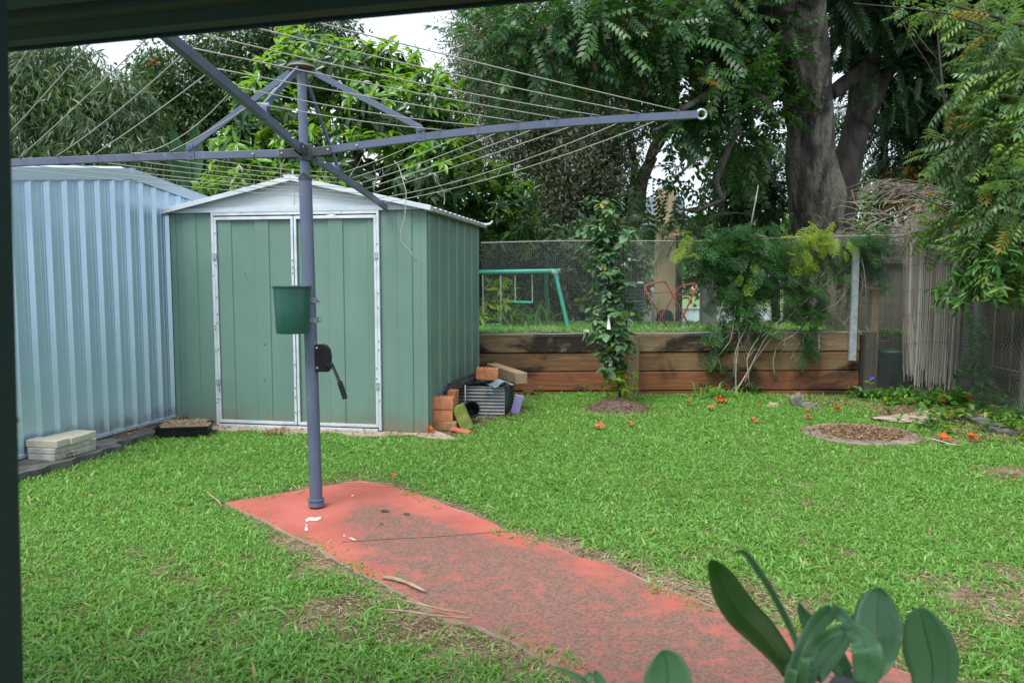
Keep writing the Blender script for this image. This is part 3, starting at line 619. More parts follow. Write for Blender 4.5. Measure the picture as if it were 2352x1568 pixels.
mb.box(shed_pt(SW / 2, -.022, HE + .012), (SW + .06, .022, .04), RX); mb.box(shed_pt(SW / 2, -.015, HE + .14), (.012, .004, .17), RX); mb.build('gable', M['white_steel'], gs)
# roof halves with pressed ribs
for sg in (0, 1):
    mb = MB(); n = 13; rows = []
    for i in range(n * 4 + 1):
        v = -ov + (SD + 2 * ov) * i / (n * 4); o = .012 if i % 4 in (1, 2) and i not in (0, n * 4) else 0
        e = -ov if sg == 0 else SW + ov; ze = HE - (HP - HE) * ov / (SW / 2)
        rows.append([shed_pt(SW / 2, v, HP + .02 + o), shed_pt((SW / 2 + e) / 2, v, (HP + ze) / 2 + .02 + o), shed_pt(e, v, ze + .02 + o)])
    mb.grid(np.array(rows)); mb.build('roof_panel', M['white_steel'], gs, solid=.004)
ze = HE - (HP - HE) * ov / (SW / 2)
for sg in (0, 1):
    e = -ov - .005 if sg == 0 else SW + ov + .005
    mb = MB(); mb.beam(shed_pt(SW / 2, -ov - .006, HP + .012), shed_pt(e, -ov - .006, ze + .012), .012, .042); mb.build('barge_trim', M['white_steel'], gs, bevel=.003)
    mb = MB(); mb.beam(shed_pt(e, -ov, ze + .002), shed_pt(e, SD + ov, ze + .002), .03, .034); mb.beam(shed_pt(e - (.04 if sg else -.04), -ov + .01, ze - .004), shed_pt(e - (.04 if sg else -.04), SD + ov, ze - .004), .05, .012); mb.build('eave_trim', M['roof_dark'], gs, bevel=.003)
mb = MB(); mb.beam(shed_pt(SW / 2, -ov - .012, HP + .034), shed_pt(SW / 2, SD + ov, HP + .034), .13, .012); mb.build('ridge_cap', M['white_steel'], gs)
mb = MB(); cp = shed_pt(SW + .035, SD + .02, ze + .03); mb.tube([cp, cp + (.05, 0, -.012), cp + (.10, 0, .0), cp + (.13, 0, .035)], [.014, .016, .012, .006], 8); mb.build('gutter_bracket', M['white_steel'], gs, smooth=True)
for u in (.006, SW - .006):
    mb = MB(); mb.box(shed_pt(u, -.004, HE / 2), (.05, .012, HE - .03), RX); mb.build('corner_trim', M['shed_green'], gs, bevel=.003)
r_ = random.Random(4); M['screw'] = surf('rusty_screw', (.12, .09, .07), rough=.6, metal=.4)
for i in range(46):
    mb = MB()
    u = r_.choice([d0 - .012, d0 + .012, dm - .013, dm + .013, d1 - .012, d1 + .012, r_.uniform(.05, SW - .05)]); z = r_.uniform(.15, 1.85)
    if abs(u - dm) < .03 or abs(u - d0) < .03 or abs(u - d1) < .03: o = -.033
    else: o = -.014
    mb.lathe([(0, 0), (.006, 0), (.005, .004), (0, .005)], shed_pt(u, o, z), 8, np.column_stack([(0, 0, 1), np.r_[su, 0], np.r_[-sv, 0]])); mb.build('screw', M['screw'], gs)

# blue shed: its gable end stands along the left
LN3 = np.r_[LN, 0]
bs = thing('storage_shed', lpt(.2, -1.5, 0), 'large pale blue steel storage shed with bright vertical ribs on the left', 'shed')
sap = .46; sl, sr = -1.55, 1.55 + sap
HA = 2.24
def ltop(s): return HA - abs(s - sap) * .125
mb = MB(); RP = [(0, 0), (.060, 0), (.0615, .0025), (.066, .0025), (.0675, 0), (.098, 0), (.0995, .0025), (.104, .0025), (.1055, 0), (.117, 0), (.143, .026), (.154, .026), (.167, 0)]
sheet(mb, lambda s, o, z: lpt(s, o, z), sl, sr, .078, lambda s: ltop(s) - .01, .1672, RP, phase=.02, extra=(sap,)); mb.build('end_wall', M['zinc'], bs)
mb = MB()
for a, b_ in ((sl - .05, sap), (sap, sr + .05)):
    pa, pb = lpt(a, .03, ltop(a)), lpt(b_, .03, ltop(b_)); mb.prism([pa + (0, 0, .03), pb + (0, 0, .03), pb + (0, 0, -.055), pa + (0, 0, -.055)], LN3 * .006)
    mb.prism([pa + (0, 0, .03), pb + (0, 0, .03), pb + (0, 0, .038), pa + (0, 0, .038)], LN3 * -.16)
mb.build('barge_flashing', M['zinc_trim'], bs)
mb = MB(); pa = lpt(sap, .038, HA); mb.box(pa - (0, 0, .012), (.05, .008, .10), np.column_stack([np.r_[LD, 0], LN3, (0, 0, 1)])); mb.build('apex_cap', M['zinc_trim'], bs)
mb = MB(); pa, pb = lpt(sl, .012, .085), lpt(sr, .012, .085); mb.beam(pa, pb, .05, .022); mb.build('base_rail', M['zinc_trim'], bs)
for sg in (0, 1):
    mb = MB(); e = sl - .06 if sg == 0 else sr + .06; rows = []
    for i in range(61):
        o = .02 - 3.2 * i / 60; h = .02 if i % 4 == 2 else 0; rows.append([lpt(sap, o, HA + .035 + h), lpt(e, o, ltop(e) + .035 + h)])
    mb.grid(np.array(rows)); mb.build('roof', M['zinc_trim'], bs, solid=.004)
mb = MB(); sheet(mb, lambda s, o, z: lpt(sr + o, -s, z), 0, 3.1, .05, lambda s: ltop(sr) - .01, .1672, RP); mb.build('side_wall', M['zinc'], bs); mb = MB(); sheet(mb, lambda s, o, z: lpt(sl - o, -s, z), 0, 3.1, .05, lambda s: ltop(sl) - .01, .1672, RP); mb.build('side_wall', M['zinc'], bs)
mb = MB(); mb.box(lpt(sr, 0, 1.0), (.04, .04, 1.95), np.column_stack([np.r_[LD, 0], LN3, (0, 0, 1)])); mb.build('corner_trim', M['zinc_trim'], bs)

# pavers stacked on the kerb
PR_ = np.column_stack([LN3, np.r_[LD, 0], (0, 0, 1)])
PRt = PR_
zt = .062
def paver(name, s, o, z, size, mat, label, cat='paver', grp='pavers stacked by the blue shed', tw=0):
    c_, s_ = math.cos(tw), math.sin(tw); Rw = PRt @ np.array([[c_, -s_, 0], [s_, c_, 0], [0, 0, 1]])
    mb = MB(); mb.box(lpt(s, o, z + size[2] / 2), size, Rw); tag(mb.build(name, mat, bevel=.007), label, cat, grp)
paver('paver', -.565, .175, zt, (.225, .40, .046), M['paver_grey'], 'long grey paver lying lowest under the cream pavers by the blue shed')
paver('paver', -.56, .172, zt + .0465, (.23, .41, .044), M['paver_grey'], 'stained long paver between the cream pavers and the lowest grey one', tw=.02)
for i, (s, w, lab) in enumerate(((-.70, .125, 'nearest cream paver on top of the stack, long face towards us'), (-.575, .115, 'second cream paver from the camera on top of the stack'), (-.465, .10, 'third cream paver from the camera on top of the stack'), (-.37, .085, 'farthest cream paver on top of the stack with a rusty end'))):
    paver('paver', s, .175 + (.0, .02, .012, -.005)[i], zt + .091, (.25 - .02 * i, w - .004, .054 - .002 * i), M['paver'], lab, tw=(.08, .03, .0, -.02)[i])
# seedling tray with straw
ty, tx_ = LD, LN
tr = thing('plant_tray', gnd(425, 988, .015), 'black plastic plant tray full of dry straw in the corner between the sheds', 'tray')
mb = MB(); c0 = gnd(425, 988, .045); A2 = np.column_stack([np.r_[unit(np.array((.95, .18))), 0], np.r_[unit(np.array((-.18, .95))), 0], (0, 0, 1)])
def trp(x, y, z): return c0 + A2 @ np.array((x, y, z))
hw, hl = .215, .135
ring = [(-hw, -hl), (hw, -hl), (hw, hl), (-hw, hl)]
def rg(k, z): return [trp(x * k, y * k, z) for x, y in ring]
for a, b_ in ((rg(.92, -.03), rg(1, .055)), (rg(1, .055), rg(1.05, .055)), (rg(1.05, .055), rg(1.05, .043)), (rg(1, .055), rg(.93, .0))):
    mb.add(a + b_, [(i, (i + 1) % 4, 4 + (i + 1) % 4, 4 + i) for i in range(4)])
mb.add(rg(.94, .0), [(0, 1, 2, 3)]); mb.build('tray_body', M['black'], tr)
mb = MB(); r_ = random.Random(8)
for i in range(110):
    p = trp(r_.uniform(-.18, .18), r_.uniform(-.10, .10), .045 + r_.uniform(0, .035)); a = r_.uniform(0, 6.28); L_ = r_.uniform(.04, .13); d = np.array((math.cos(a), math.sin(a), r_.uniform(-.25, .3))) * L_
    mb.tube([p - d / 2, p + (0, 0, .01), p + d / 2], .0022, 4, cap=False)
mb.grid([[trp(-.2, -.125, .03), trp(.2, -.125, .03)], [trp(-.2, .125, .036), trp(.2, .125, .036)]]); tag(mb.build('straw', M['straw']), kind='stuff')

# patio the photograph was taken from: post at the left, beam and soffit overhead
PT = thing('patio_roof', (-.5, 1.2, 2.0), 'dark green patio eave running across the top left of the view', 'roof')
pa = at(33, 119, 1.75); ZB = pa[2]
dB = ray(1290, 0); pb = CAM + dB * ((ZB - EYE) / dB[2])
bd = unit((pb - pa) * (1, 1, 0)); bn = np.array((bd[1], -bd[0], 0))      # bn points back towards the house
a0, a1 = pa - bd * 2.2, pa + bd * 6.0
prof = [(0, 0), (0, .09), (.02, .10), (.02, .004), (.055, .004), (.075, .022), (.115, .022), (.125, .04), (.165, .04), (.175, .018), (.235, .018), (.245, .055)]
def beam_prof(pr_): return np.stack([[a0 + bn * o + (0, 0, z) for o, z in pr_], [a1 + bn * o + (0, 0, z) for o, z in pr_]])
mb = MB(); mb.grid(beam_prof(prof)); mb.build('gutter', M['house_dark'], PT, solid=.003)
mb = MB(); mb.grid(beam_prof([(.245, .058), (.245, .10), (1.15, .19)])); mb.grid(beam_prof([(-.01, .10), (1.15, .26)])); mb.build('soffit', M['house_dark'], PT, solid=.01)
pt_, pbm = at(25, 200, .9), at(57, 1568, .9)
dv = (pt_ - pbm) / (pt_[2] - pbm[2]); w_ = .10
po_ = thing('patio_post', pbm + dv * (0 - pbm[2]) - (w_ / 2, .05, 0), 'dark green patio post filling the left edge of the view', 'post')
mb = MB(); top_, bot_ = pbm + dv * (2.1 - pbm[2]), pbm + dv * (-pbm[2]); mb.beam(bot_ - (w_ / 2, .05, 0), top_ - (w_ / 2, .05, 0), w_, .10, up=(0, 1, 0)); mb.build('post_body', M['house_dark'], po_, bevel=.003)
k_ = at(30, 965, .92); mb = MB(); AX = np.column_stack([(0, 1, 0), (0, 0, 1), (1, 0, 0)]); mb.lathe([(0, 0), (.0012, 0), (.0014, .003), (.0040, .0045), (.0045, .006), (.0030, .0075), (0, .008)], k_ - (.002, 0, 0), 16, AX); mb.build('brass_knob', M['brass'], po_, smooth=True)
# ---------------------------------------------------------------- rotary clothes hoist
hb = gnd(727, 1165, .014); HB = np.array((hb[0], hb[1], .014))
HT = at(692, 152, 4.55); HUB = at(703, 352, 4.5502)
def pole_at(z): return HB + (HT - HB) * ((z - HB[2]) / (HT[2] - HB[2]))
TIPS = {'right': (1.0349, 4.466, 2.262), 'back': (-1.0826, 6.7675, 1.957), 'left': (-3.395, 4.643, 2.000), 'near': (-1.272, 2.341, 2.272)}
TIPS = {k: np.array(v) for k, v in TIPS.items()}
ho = thing('clothes_hoist', HB, 'blue grey rotary clothes hoist standing on the red path', 'clothes hoist')
mb = MB(); zs = at(702, 412, 4.55)[2]
mb.tube([pole_at(.05), pole_at(.8), pole_at(1.5), pole_at(zs)], .0365, 28); mb.build('pole', M['hoist'], ho, smooth=True, auto=40)
mb = MB(); mb.tube([pole_at(zs - .05), pole_at(2.2), pole_at(HT[2])], .0265, 24); mb.build('inner_pole', M['hoist'], ho, smooth=True, auto=40)
mb = MB(); ax = unit(HT - HB); mb.lathe([(.035, .003), (.049, .004), (.050, .008), (.049, .012), (.037, .013)], pole_at(.055), 28); mb.lathe([(.03, 0), (.046, .0), (.044, .03), (.03, .03)], pole_at(.026), 24); mb.build('base_flange', M['hoist'], ho, smooth=True, auto=40)
mb = MB(); mb.lathe([(.028, -.012), (.0385, -.010), (.0385, .008), (.030, .016), (.027, .016)], pole_at(zs), 28); mb.prism([pole_at(zs) + (-.03, -.034, .006), pole_at(zs) + (.0, -.038, .035), pole_at(zs) + (.03, -.034, .006)], (0, .004, 0)); mb.build('collar', M['hoist_dark'], ho, auto=40)
mb = MB(); mb.lathe([(0, .045), (.035, .042), (.072, .030), (.079, .022), (.077, .012), (.06, .002), (.03, -.012), (0, -.012)], HT + (0, 0, -.025), 32); mb.build('head_cap', M['hoist_dark'], ho, smooth=True)
mb = MB(); mb.tube([HT + (.076 * math.cos(a), .076 * math.sin(a), -.008) for a in np.linspace(0, 2 * math.pi, 33)], .0045, 6, cap=False); mb.build('head_cable', surf('yellowed_cable', (.32, .28, .12), rough=.6), ho)
mb = MB(); mb.lathe([(.029, -.05), (.042, -.045), (.045, 0), (.042, .045), (.029, .05)], HUB, 24)
for k, t in TIPS.items():
    d = unit(t - HUB); sd = unit(np.cross(d, (0, 0, 1)))
    for q in (-.021, .021): mb.beam(HUB + sd * q + d * .02, HUB + sd * q + d * .15, .004, .05)
mb.build('hub', M['hoist_dark'], ho, bevel=.002)
arm_info = {}
for k, t in TIPS.items():
    d = unit(t - HUB); sd = unit(np.cross(d, (0, 0, 1))); up = np.cross(sd, d); Lr = np.linalg.norm(t - HUB)
    arm_info[k] = (d, sd, up, Lr)
    bow = lambda f: HUB + (t - HUB) * f + up * (.030 * math.sin(math.pi * f) * (1 if k == 'right' else .3))
    mb = MB(); n = 14; P = [bow(.035 + (1 - .035) * i / n) for i in range(n + 1)]
    hw, hh = .0155, .021; secs = [[p + sd * hw + up * hh, p - sd * hw + up * hh, p - sd * hw - up * hh, p + sd * hw - up * hh, p + sd * hw + up * hh] for p in P]
    mb.grid(np.array(secs)); mb.add([secs[-1][i] for i in range(4)], [(0, 1, 2, 3)]); arm = mb.build('arm', M['hoist'], ho, bevel=.002)
    for i in range(7):
        p = bow(.36 + .60 * i / 6) + up * .024; mb = MB(); mb.box(p, (.018, .034, .010), np.column_stack([sd, d, up])); mb.build('line_clip', M['black'], arm)
    for f in (.06, .135): mb = MB(); mb.tube([bow(f) - sd * .027, bow(f) + sd * .027], .006, 8); mb.build('hub_bolt', M['galv'], arm)
    mb = MB(); e = bow(1.0); mb.tube([e + d * (.024 + .026 * math.cos(a)) + up * .026 * math.sin(a) for a in np.linspace(0, 2 * math.pi, 25)], .0065, 8, cap=False); mb.build('end_loop', M['galv'], arm, smooth=True)
    f = .30; br = bow(f); mb = MB(); mb.beam(br - d * .024 + up * .012, br + d * .024 + up * .012, .040, .072)
    mb.tube([br + up * .05 - sd * .028, br + up * .05 + sd * .028], .020, 16); mb.tube([br + up * .05 - sd * .031, br + up * .05 + sd * .031], .009, 10); mb.tube([br - up * .003 - sd * .024, br - up * .003 + sd * .024], .005, 10); mb.build('arm_bracket', M['hoist'], ho, bevel=.002)
    hd = HT + d * .058 * np.array((1, 1, 0)) + (0, 0, -.03)
    mb = MB(); mb.beam(br + up * .055, hd, .012, .034); mb.build('stay', M['hoist'], ho, bevel=.002)
r_ = random.Random(12)
order = ['right', 'back', 'left', 'near']
def arm_pt(k, f):
    d, sd, up, Lr = arm_info[k]; return HUB + (TIPS[k] - HUB) * f + up * (.030 * math.sin(math.pi * f) * (1 if k == 'right' else .3) + .026)
for i in range(4):
    k1, k2 = order[i], order[(i + 1) % 4]
    for j in range(7):
        f = .36 + .60 * j / 6; a, b = arm_pt(k1, f), arm_pt(k2, f); sag = .008 + r_.random() * .018 + (.05 if (i, j) in ((2, 1), (0, 5), (0, 6)) else 0)
        mb = MB(); mb.tube([a + (b - a) * t - np.array((0, 0, sag * 4 * t * (1 - t))) for t in np.linspace(0, 1, 12)], .0027, 6); mb.build('clothes_line', M['wire'], ho, smooth=True)
# loose end hanging from the far right lines
a, b = arm_pt('right', .46), arm_pt('back', .46); p0 = a + (b - a) * .62
pp = [p0, p0 + (.03, -.02, -.03), at(933, 440, p0[1] - .05), at(930, 500, p0[1] - .05), at(920, 530, p0[1] - .05), at(922, 555, p0[1] - .05), at(945, 580, p0[1] - .05), at(957, 602, p0[1] - .05)]
mb = MB(); mb.tube(pp, .003, 6); mb.build('loose_line', M['wire'], ho, smooth=True)
# winder
wz = at(738, 820, 4.53); mb = MB(); wx = pole_at(wz[2])
o_ = np.array((.028, -.03, 0)); 
prf = [(0, .075), (.045, .078), (.066, .068), (.082, .045), (.088, .01), (.088, -.05), (.075, -.082), (.0, -.082)]
mb.prism([wx + o_ + (x, 0, z) for x, z in prf], (0, .05, 0)); mb.build('winder_box', M['black'], ho, bevel=.004)
c0 = wx + o_ + np.array((.098, -.012, -.045)); c1 = at(782, 882, c0[1] - .06); c2 = at(792, 912, c0[1] - .09)
mb = MB(); mb.tube([c0 - (.03, -.012, 0), c0], .011, 12); mb.beam(c0 + (0, 0, .015), c1, .012, .028, up=(0, 1, 0)); mb.lathe([(0, 0), (.016, 0), (.016, .02), (0, .02)], c0 - (0, .004, 0), 14, np.column_stack([(0, 0, 1), (1, 0, 0), (0, -1, 0)])); hd_ = mb.build('winder_arm', M['black'], ho, bevel=.002)
gd = unit(c2 - c1); mb = MB(); pts, rs = [], []
for i in range(15): pts.append(c1 - gd * .012 + gd * .10 * i / 14); rs.append(.0165 if i % 2 == 0 else .0125)
mb.tube(pts, rs, 14); mb.build('hand_grip', M['black'], hd_, smooth=False)
for z in (.058, -.058):
    mb = MB(); mb.lathe([(0, .004), (.006, .003), (.007, 0)], wx + o_ + (.012, -.001, z), 10, np.column_stack([(1, 0, 0), (0, 0, 1), (0, -1, 0)]))
    mb.build('winder_screw', M['galv'], ho)
# peg bucket strapped to the pole
bc = at(673, 765, 4.42); bt = at(671, 656, 4.42); kb = thing('peg_bucket', bc, 'dark green plastic peg bucket strapped to the hoist pole', 'bucket')
hgt = bt[2] - bc[2]; mb = MB()
mb.lathe([(0, .002), (.088, 0), (.092, .006), (.0975, hgt * .5), (.103, hgt - .012), (.110, hgt - .010), (.112, hgt - .003), (.109, hgt), (.101, hgt), (.093, hgt * .5), (.086, .012), (0, .01)], bc, 40)
mb.build('bucket_body', M['bucket'], kb, smooth=True, auto=35)
for z in (.185, .07):
    q = bc + (0, 0, z); pl_ = pole_at(q[2]); mb = MB()
    mb.tube([pl_ + (.039 * math.cos(a), .039 * math.sin(a), 0) for a in np.linspace(-.6 * math.pi, .9 * math.pi, 14)], .004, 6)
    mb.box(pl_ + (.052, -.01, 0), (.03, .004, .032)); mb.lathe([(0, .006), (.008, .005), (.009, 0)], pl_ + (.056, -.013, 0), 10, np.column_stack([(1, 0, 0), (0, 0, 1), (0, -1, 0)])); mb.box(pl_ + (.026, -.036, 0), (.045, .003, .032)); mb.build('strap', M['galv'], kb)
# ---------------------------------------------------------------- retaining wall, mesh fence and what hangs on it
X0, X1, XP = -.75, 4.02, 1.36
def wy(x): return 9.2 - .045 * (x + .5)
def wz(x): return .70 + .010 * x
rw = thing('retaining_wall', (1.6, 9.2, 0), 'low brown timber sleeper retaining wall across the back of the lawn', 'retaining wall')
RH = .224
for bay, (xa, xb) in enumerate(((X0, XP), (XP, X1))):
    for r in range(4):
        xm = (xa + xb) / 2; zc = wz(xm) - RH * (r + .5) + r * .003; mb = MB(); jit = (.0, .012, -.006, .004)[r] + .006 * bay
        if r == 3 and bay == 0: zc -= .02
        mb.beam((xa + .004, wy(xa) + .055 + jit, wz(xa) - RH * (r + .5)), (xb - .004, wy(xb) + .055 + jit, wz(xb) - RH * (r + .5)), .10, RH - .010)
        mb.build('sleeper', [M['sl_top'], M['sl_mid'], M['sl_low'], M['sl_low']][r], rw, bevel=.009)
mb = MB(); mb.box((XP + .05, wy(XP) - .055, .33), (.13, .075, .72)); mb.build('wall_post', M['sl_post'], rw, bevel=.008)
mb = MB(); mb.box((X1 + .075, wy(X1) - .01, .34), (.14, .14, .82)); mb.build('end_post', M['sl_dark'], rw, bevel=.014)
mb = MB(); mb.beam((X0, wy(X0) + .16, wz(X0) - .02), (X1, wy(X1) + .16, wz(X1) - .02), .11, .05); mb.build('backfill_edge', M['mulch'], rw)

# square mesh stretched along the top of the wall
mf = thing('mesh_fence', (2, 9.15, 0), 'fine square wire mesh fence stretched above the timber wall', 'fence')
XE = at(2222, 700, 8.95)[0]; XS = -.36
def mesh_top(x): return 1.775 + .012 * math.sin(x * 2.1) + .018 * max(0, x - 1) 
def mesh_y(x, z): return wy(x) - .012 + .02 * math.sin(x * 3.1 + z * 2) * math.sin(max(0, z - .7) * 2.6) - (.07 if x > X1 else 0) * 1.0
c_ = .0215; mb = MB(); rw_ = .00058
def flatwire(pts, r):
    mb.tube(pts, r, 3, cap=False)
x = XS
while x < XE:
    zb = wz(x) - .03 if x < X1 + .02 else -.0; zt_ = mesh_top(x); k = 7
    flatwire([(x + .006 * math.sin(z * 5 + x), mesh_y(x, z), z) for z in np.linspace(zb, zt_, k)], rw_); x += c_
z = .0
while z < 1.86:
    xs_ = XS if z > .67 else X1 + .03
    pts = [(x, mesh_y(x, z), z + .006 * math.sin(x * 2.3 + z * 4) + (mesh_top(x) - 1.78) * max(0, z - .7)) for x in np.linspace(xs_, XE, 46 if z > .67 else 12)]
    if z < 1.79: flatwire(pts, rw_)
    z += c_
mb.build('wire_mesh', M['mesh_wire'], mf)
mb = MB(); mb.tube([(x, mesh_y(x, 1.78), mesh_top(x)) for x in np.linspace(XS, XE, 60)], .004, 6); mb.tube([(x, wy(x) - .01, wz(x) + .004 + .004 * math.sin(x * 9)) for x in np.linspace(XS, X1, 60)], .004, 5); mb.build('edge_wire', M['wire'], mf)
gp = at(1962, 828, 8.93); gt = at(1964, 566, 8.93)
mb = MB(); w = .038
for pr_ in ([(-w, 0), (w, 0)],): mb.box(((gp[0] + gt[0]) / 2, gp[1], (gp[2] + gt[2]) / 2), (.075, .006, gt[2] - gp[2]), None)
for sg in (-1, 1): mb.box(((gp[0] + gt[0]) / 2 + sg * .0345, gp[1] + .022, (gp[2] + gt[2]) / 2), (.006, .038, gt[2] - gp[2]))
for z in (.06, .5): mb.tube([(gp[0], gp[1] - .010, gp[2] + z), (gp[0], gp[1], gp[2] + z)], .010, 8)
mb.build('steel_post', M['galv'], mf, bevel=.001)
tp = at(2010, 700, 9.06); mb = MB(); mb.box((tp[0], 9.08, .60), (.085, .085, 1.25)); mb.build('timber_post', M['sl_post'], mf, bevel=.006)
cpx = at(2226, 700, 8.97); mb = MB(); mb.box((cpx[0], 9.0, .96), (.10, .10, 1.92)); cp_ = mb.build('timber_post', M['paling'], mf, bevel=.006)
cz = at(2216, 534, 8.93); mb = MB(); mb.box((cz[0] - .0, 8.93, cz[2]), (.21, .05, .028)); mb.box((cz[0], 8.905, cz[2] - .012), (.21, .004, .045))
for q in (-.07, 0, .07): mb.tube([(cz[0] + q, 8.899, cz[2] - .012), (cz[0] + q, 8.906, cz[2] - .012)], .008, 8)
mb.build('post_bracket', M['galv'], mf)

# paling fence behind, one run along the back and one down the right side
def paling_fence(name, a, b, h, label, z0=0):
    a = np.array(a, float); b = np.array(b, float); d = unit(b - a); L_ = np.linalg.norm(b - a); nrm = np.array((d[1], -d[0], 0)); th = thing(name, (a + b) / 2, label, 'fence')
    r_ = random.Random(len(label)); mb = MB(); s = 0
    R_ = np.column_stack([d, -nrm, (0, 0, 1)])
    while s < L_:
        w = .108 + r_.random() * .006; hh = h + r_.uniform(-.02, .02); mb.box(a + d * (s + w / 2) + (0, 0, z0 + hh / 2) + nrm * r_.uniform(-.004, .004) - nrm * .02 * (int(s * 10) % 2), (w, .014, hh), R_); s += .101
    mb.build('palings', M['paling'], th)
    for z in (.3, h - .35):
        mb = MB(); mb.beam(a + nrm * .045 + (0, 0, z0 + z), b + nrm * .045 + (0, 0, z0 + z), .04, .075); mb.build('rail', M['paling'], th, bevel=.004)
    return th
paling_fence('paling_fence', (3.9, 9.72, 0), (7.6, 9.72, 0), 1.92, 'weathered grey paling fence behind the reed screen in the right corner')
paling_fence('side_fence', (5.72, 9.7, 0), (5.15, 4.6, 0), 1.95, 'dark paling fence down the right side behind the chicken wire')
# reed screen
RXa, RXb = at(2072, 700, 8.86)[0], at(2206, 700, 8.86)[0]
rs = thing('reed_screen', ((RXa + RXb) / 2, 8.85, 0), 'ragged grey reed screen hanging in the right corner by the mesh', 'screen'); mb = MB(); r_ = random.Random(5)
for i in range(230):
    t = r_.random(); x = RXa + (RXb - RXa) * t; lay = r_.choice((0, 1, 2)); y = 8.87 - .012 * lay + .05 * (t - .5) ** 2
    zt_ = 1.95 + .06 * math.sin(t * 6) + r_.uniform(-.12, .06); zb = r_.choice((r_.uniform(.05, .2), r_.uniform(.15, .4), r_.uniform(.25, .6))) + (.12 if t < .25 else 0); lean = r_.gauss(.0, .012) - .05 * (t < .18) * r_.random(); r0 = r_.uniform(.003, .0052)
    mb.tube([(x - lean + (.04 if t < .2 else 0) * 1.0, y, zb), (x - lean * .3, y - .012 * r_.random(), (zb + zt_) / 2 - .2), (x, y, zt_)], [r0, r0, r0 * .8], 5)
mb.build('reeds', M['reed'], rs)
mb = MB()
for z in (.62, .95, 1.22, 1.5, 1.75): mb.tube([(x, 8.838 + .004 * math.sin(x * 60), z + .02 * math.sin(x * 7)) for x in np.linspace(RXa - .02, RXb + .02, 40)], .0016, 4)
mb.build('tie_wire', M['hoist_dark'], rs)
# chicken wire slumping along the right side
cw = thing('chicken_wire', (4.9, 8, 0), 'sagging grey chicken wire along the right side of the lawn', 'fence')
ca, cb = np.array((5.08, 8.9)), np.array((4.52, 5.9)); cl = np.linalg.norm(cb - ca); cd = (cb - ca) / cl; cn = np.array((cd[1], -cd[0]))
def cwp(s, z):
    bul = .09 * math.sin(s * 2.3) * math.sin(z * 2.4) + .05 * math.sin(s * 5 + z * 3) * z
    q = ca + cd * s + cn * bul; zz = z * (1.0 + .05 * math.sin(s * 3)) - .14 * max(0, z - .7) * math.sin(s * 1.9) ** 2; return np.array((q[0], q[1], zz))
mb = MB(); hx = .042; hy = .036; r0 = .0013
rows = int(1.42 / hy); cols = int(cl / hx)
for i in range(rows):
    for j in range(cols):
        s = (j + (.5 if i % 2 else 0)) * hx; z = i * hy; A = cwp(s, z); Bv = cwp(s, z + hy * .45); mb.tube([A, Bv], r0 * 1.3, 3, False)
        mb.tube([Bv, cwp(s + hx / 2, z + hy)], r0, 3, False); mb.tube([Bv, cwp(s - hx / 2, z + hy)], r0, 3, False)
mb.build('hex_mesh', M['mesh_wire'], cw)
mb = MB(); mb.tube([cwp(s, 1.42) for s in np.linspace(0, cl, 50)], .003, 5); mb.build('edge_wire', M['wire'], cw)
for s in (.05, 1.55, 2.9):
    mb = MB(); q = ca + cd * s; mb.box((q[0] + .06, q[1], .72), (.05, .05, 1.44)); mb.build('stake', M['paling'], cw, bevel=.004)

# green tub in the recess
gb = at(2052, 850, 9.4); mb = MB(); mb.lathe([(0, .0), (.17, 0), (.19, .30), (.205, .31), (.205, .335), (.18, .335), (.16, .05), (0, .04)], (gb[0], 9.42, .16), 30)
tag(mb.build('plant_tub', surf('faded_green_tub', (.02, .09, .07), (.03, .11, .085), rough=.5), smooth=True), 'dark green tub behind the mesh beside the reed screen', 'tub')

# ---------------------------------------------------------------- upper yard
ZU = .68
def ug(x, y): return gnd(x, y, ZU)
TE = .045
sw = thing('swing_set', (at(1200, 750, 10.8)[0], 10.8, ZU), 'teal tubular swing set on the upper lawn behind the mesh', 'swing set')
b0, b1 = at(1010, 626, 11.1), at(1287, 622, 10.6)
mb = MB(); mb.tube([b0, b1], .030, 16); mb.build('top_bar', M['teal'], sw, smooth=True, auto=40)
j1 = at(1272, 625, 10.62)
for nm, (a, b) in (('leg', (at(1276, 628, 10.6), at(1306, 760, 10.55))), ('leg', (at(1254, 624, 10.75), at(1257, 755, 11.9)))):
    mb = MB(); mb.tube([a, np.r_[b[:2], ZU - .02]], .026, 14); mb.build(nm, M['teal'], sw, smooth=True, auto=40)
mb = MB(); mb.tube([j1 - (.03, 0, .0), j1 + (.06, 0, 0)], .036, 14); mb.tube([j1 + (.02, 0, 0), j1 + (.045, 0, -.09)], .031, 14); mb.build('corner_joint', surf('cream_joint', (.42, .38, .28), rough=.6), sw, smooth=True, auto=40)
for nm, (xa, xb, ys) in (('swing', (1183, 1222, 693)), ('swing', (1109, 1150, 744))):
    for x in (xa, xb):
        mb = MB(); t0 = at(x, 632, 10.8); t1 = at(x + 1, ys, 10.85); mb.tube([t0, t0 + (t1 - t0) * .2], .008, 6); mb.tube([t0 + (t1 - t0) * .15 + (.002 * math.sin(i * 2.2), 0, 0) + (t1 - t0) * .85 * i / 30 for i in range(31)], [.010 if i % 2 else .006 for i in range(31)], 6); mb.build('swing_rope', M['chain'], sw)
    p, q = at(xa - 2, ys, 10.85), at(xb + 2, ys + 1, 10.85); mb = MB(); mb.beam(p, q, .14, .03); mb.build('swing_seat', M['teal'], sw, bevel=.006)
mb = MB(); p = ug(1257, 756); mb.box((p[0], p[1], ZU + .015), (.26, .2, .04)); tag(mb.build('footing_block', M['conc'], bevel=.01), 'small concrete block under the teal swing leg', 'block')
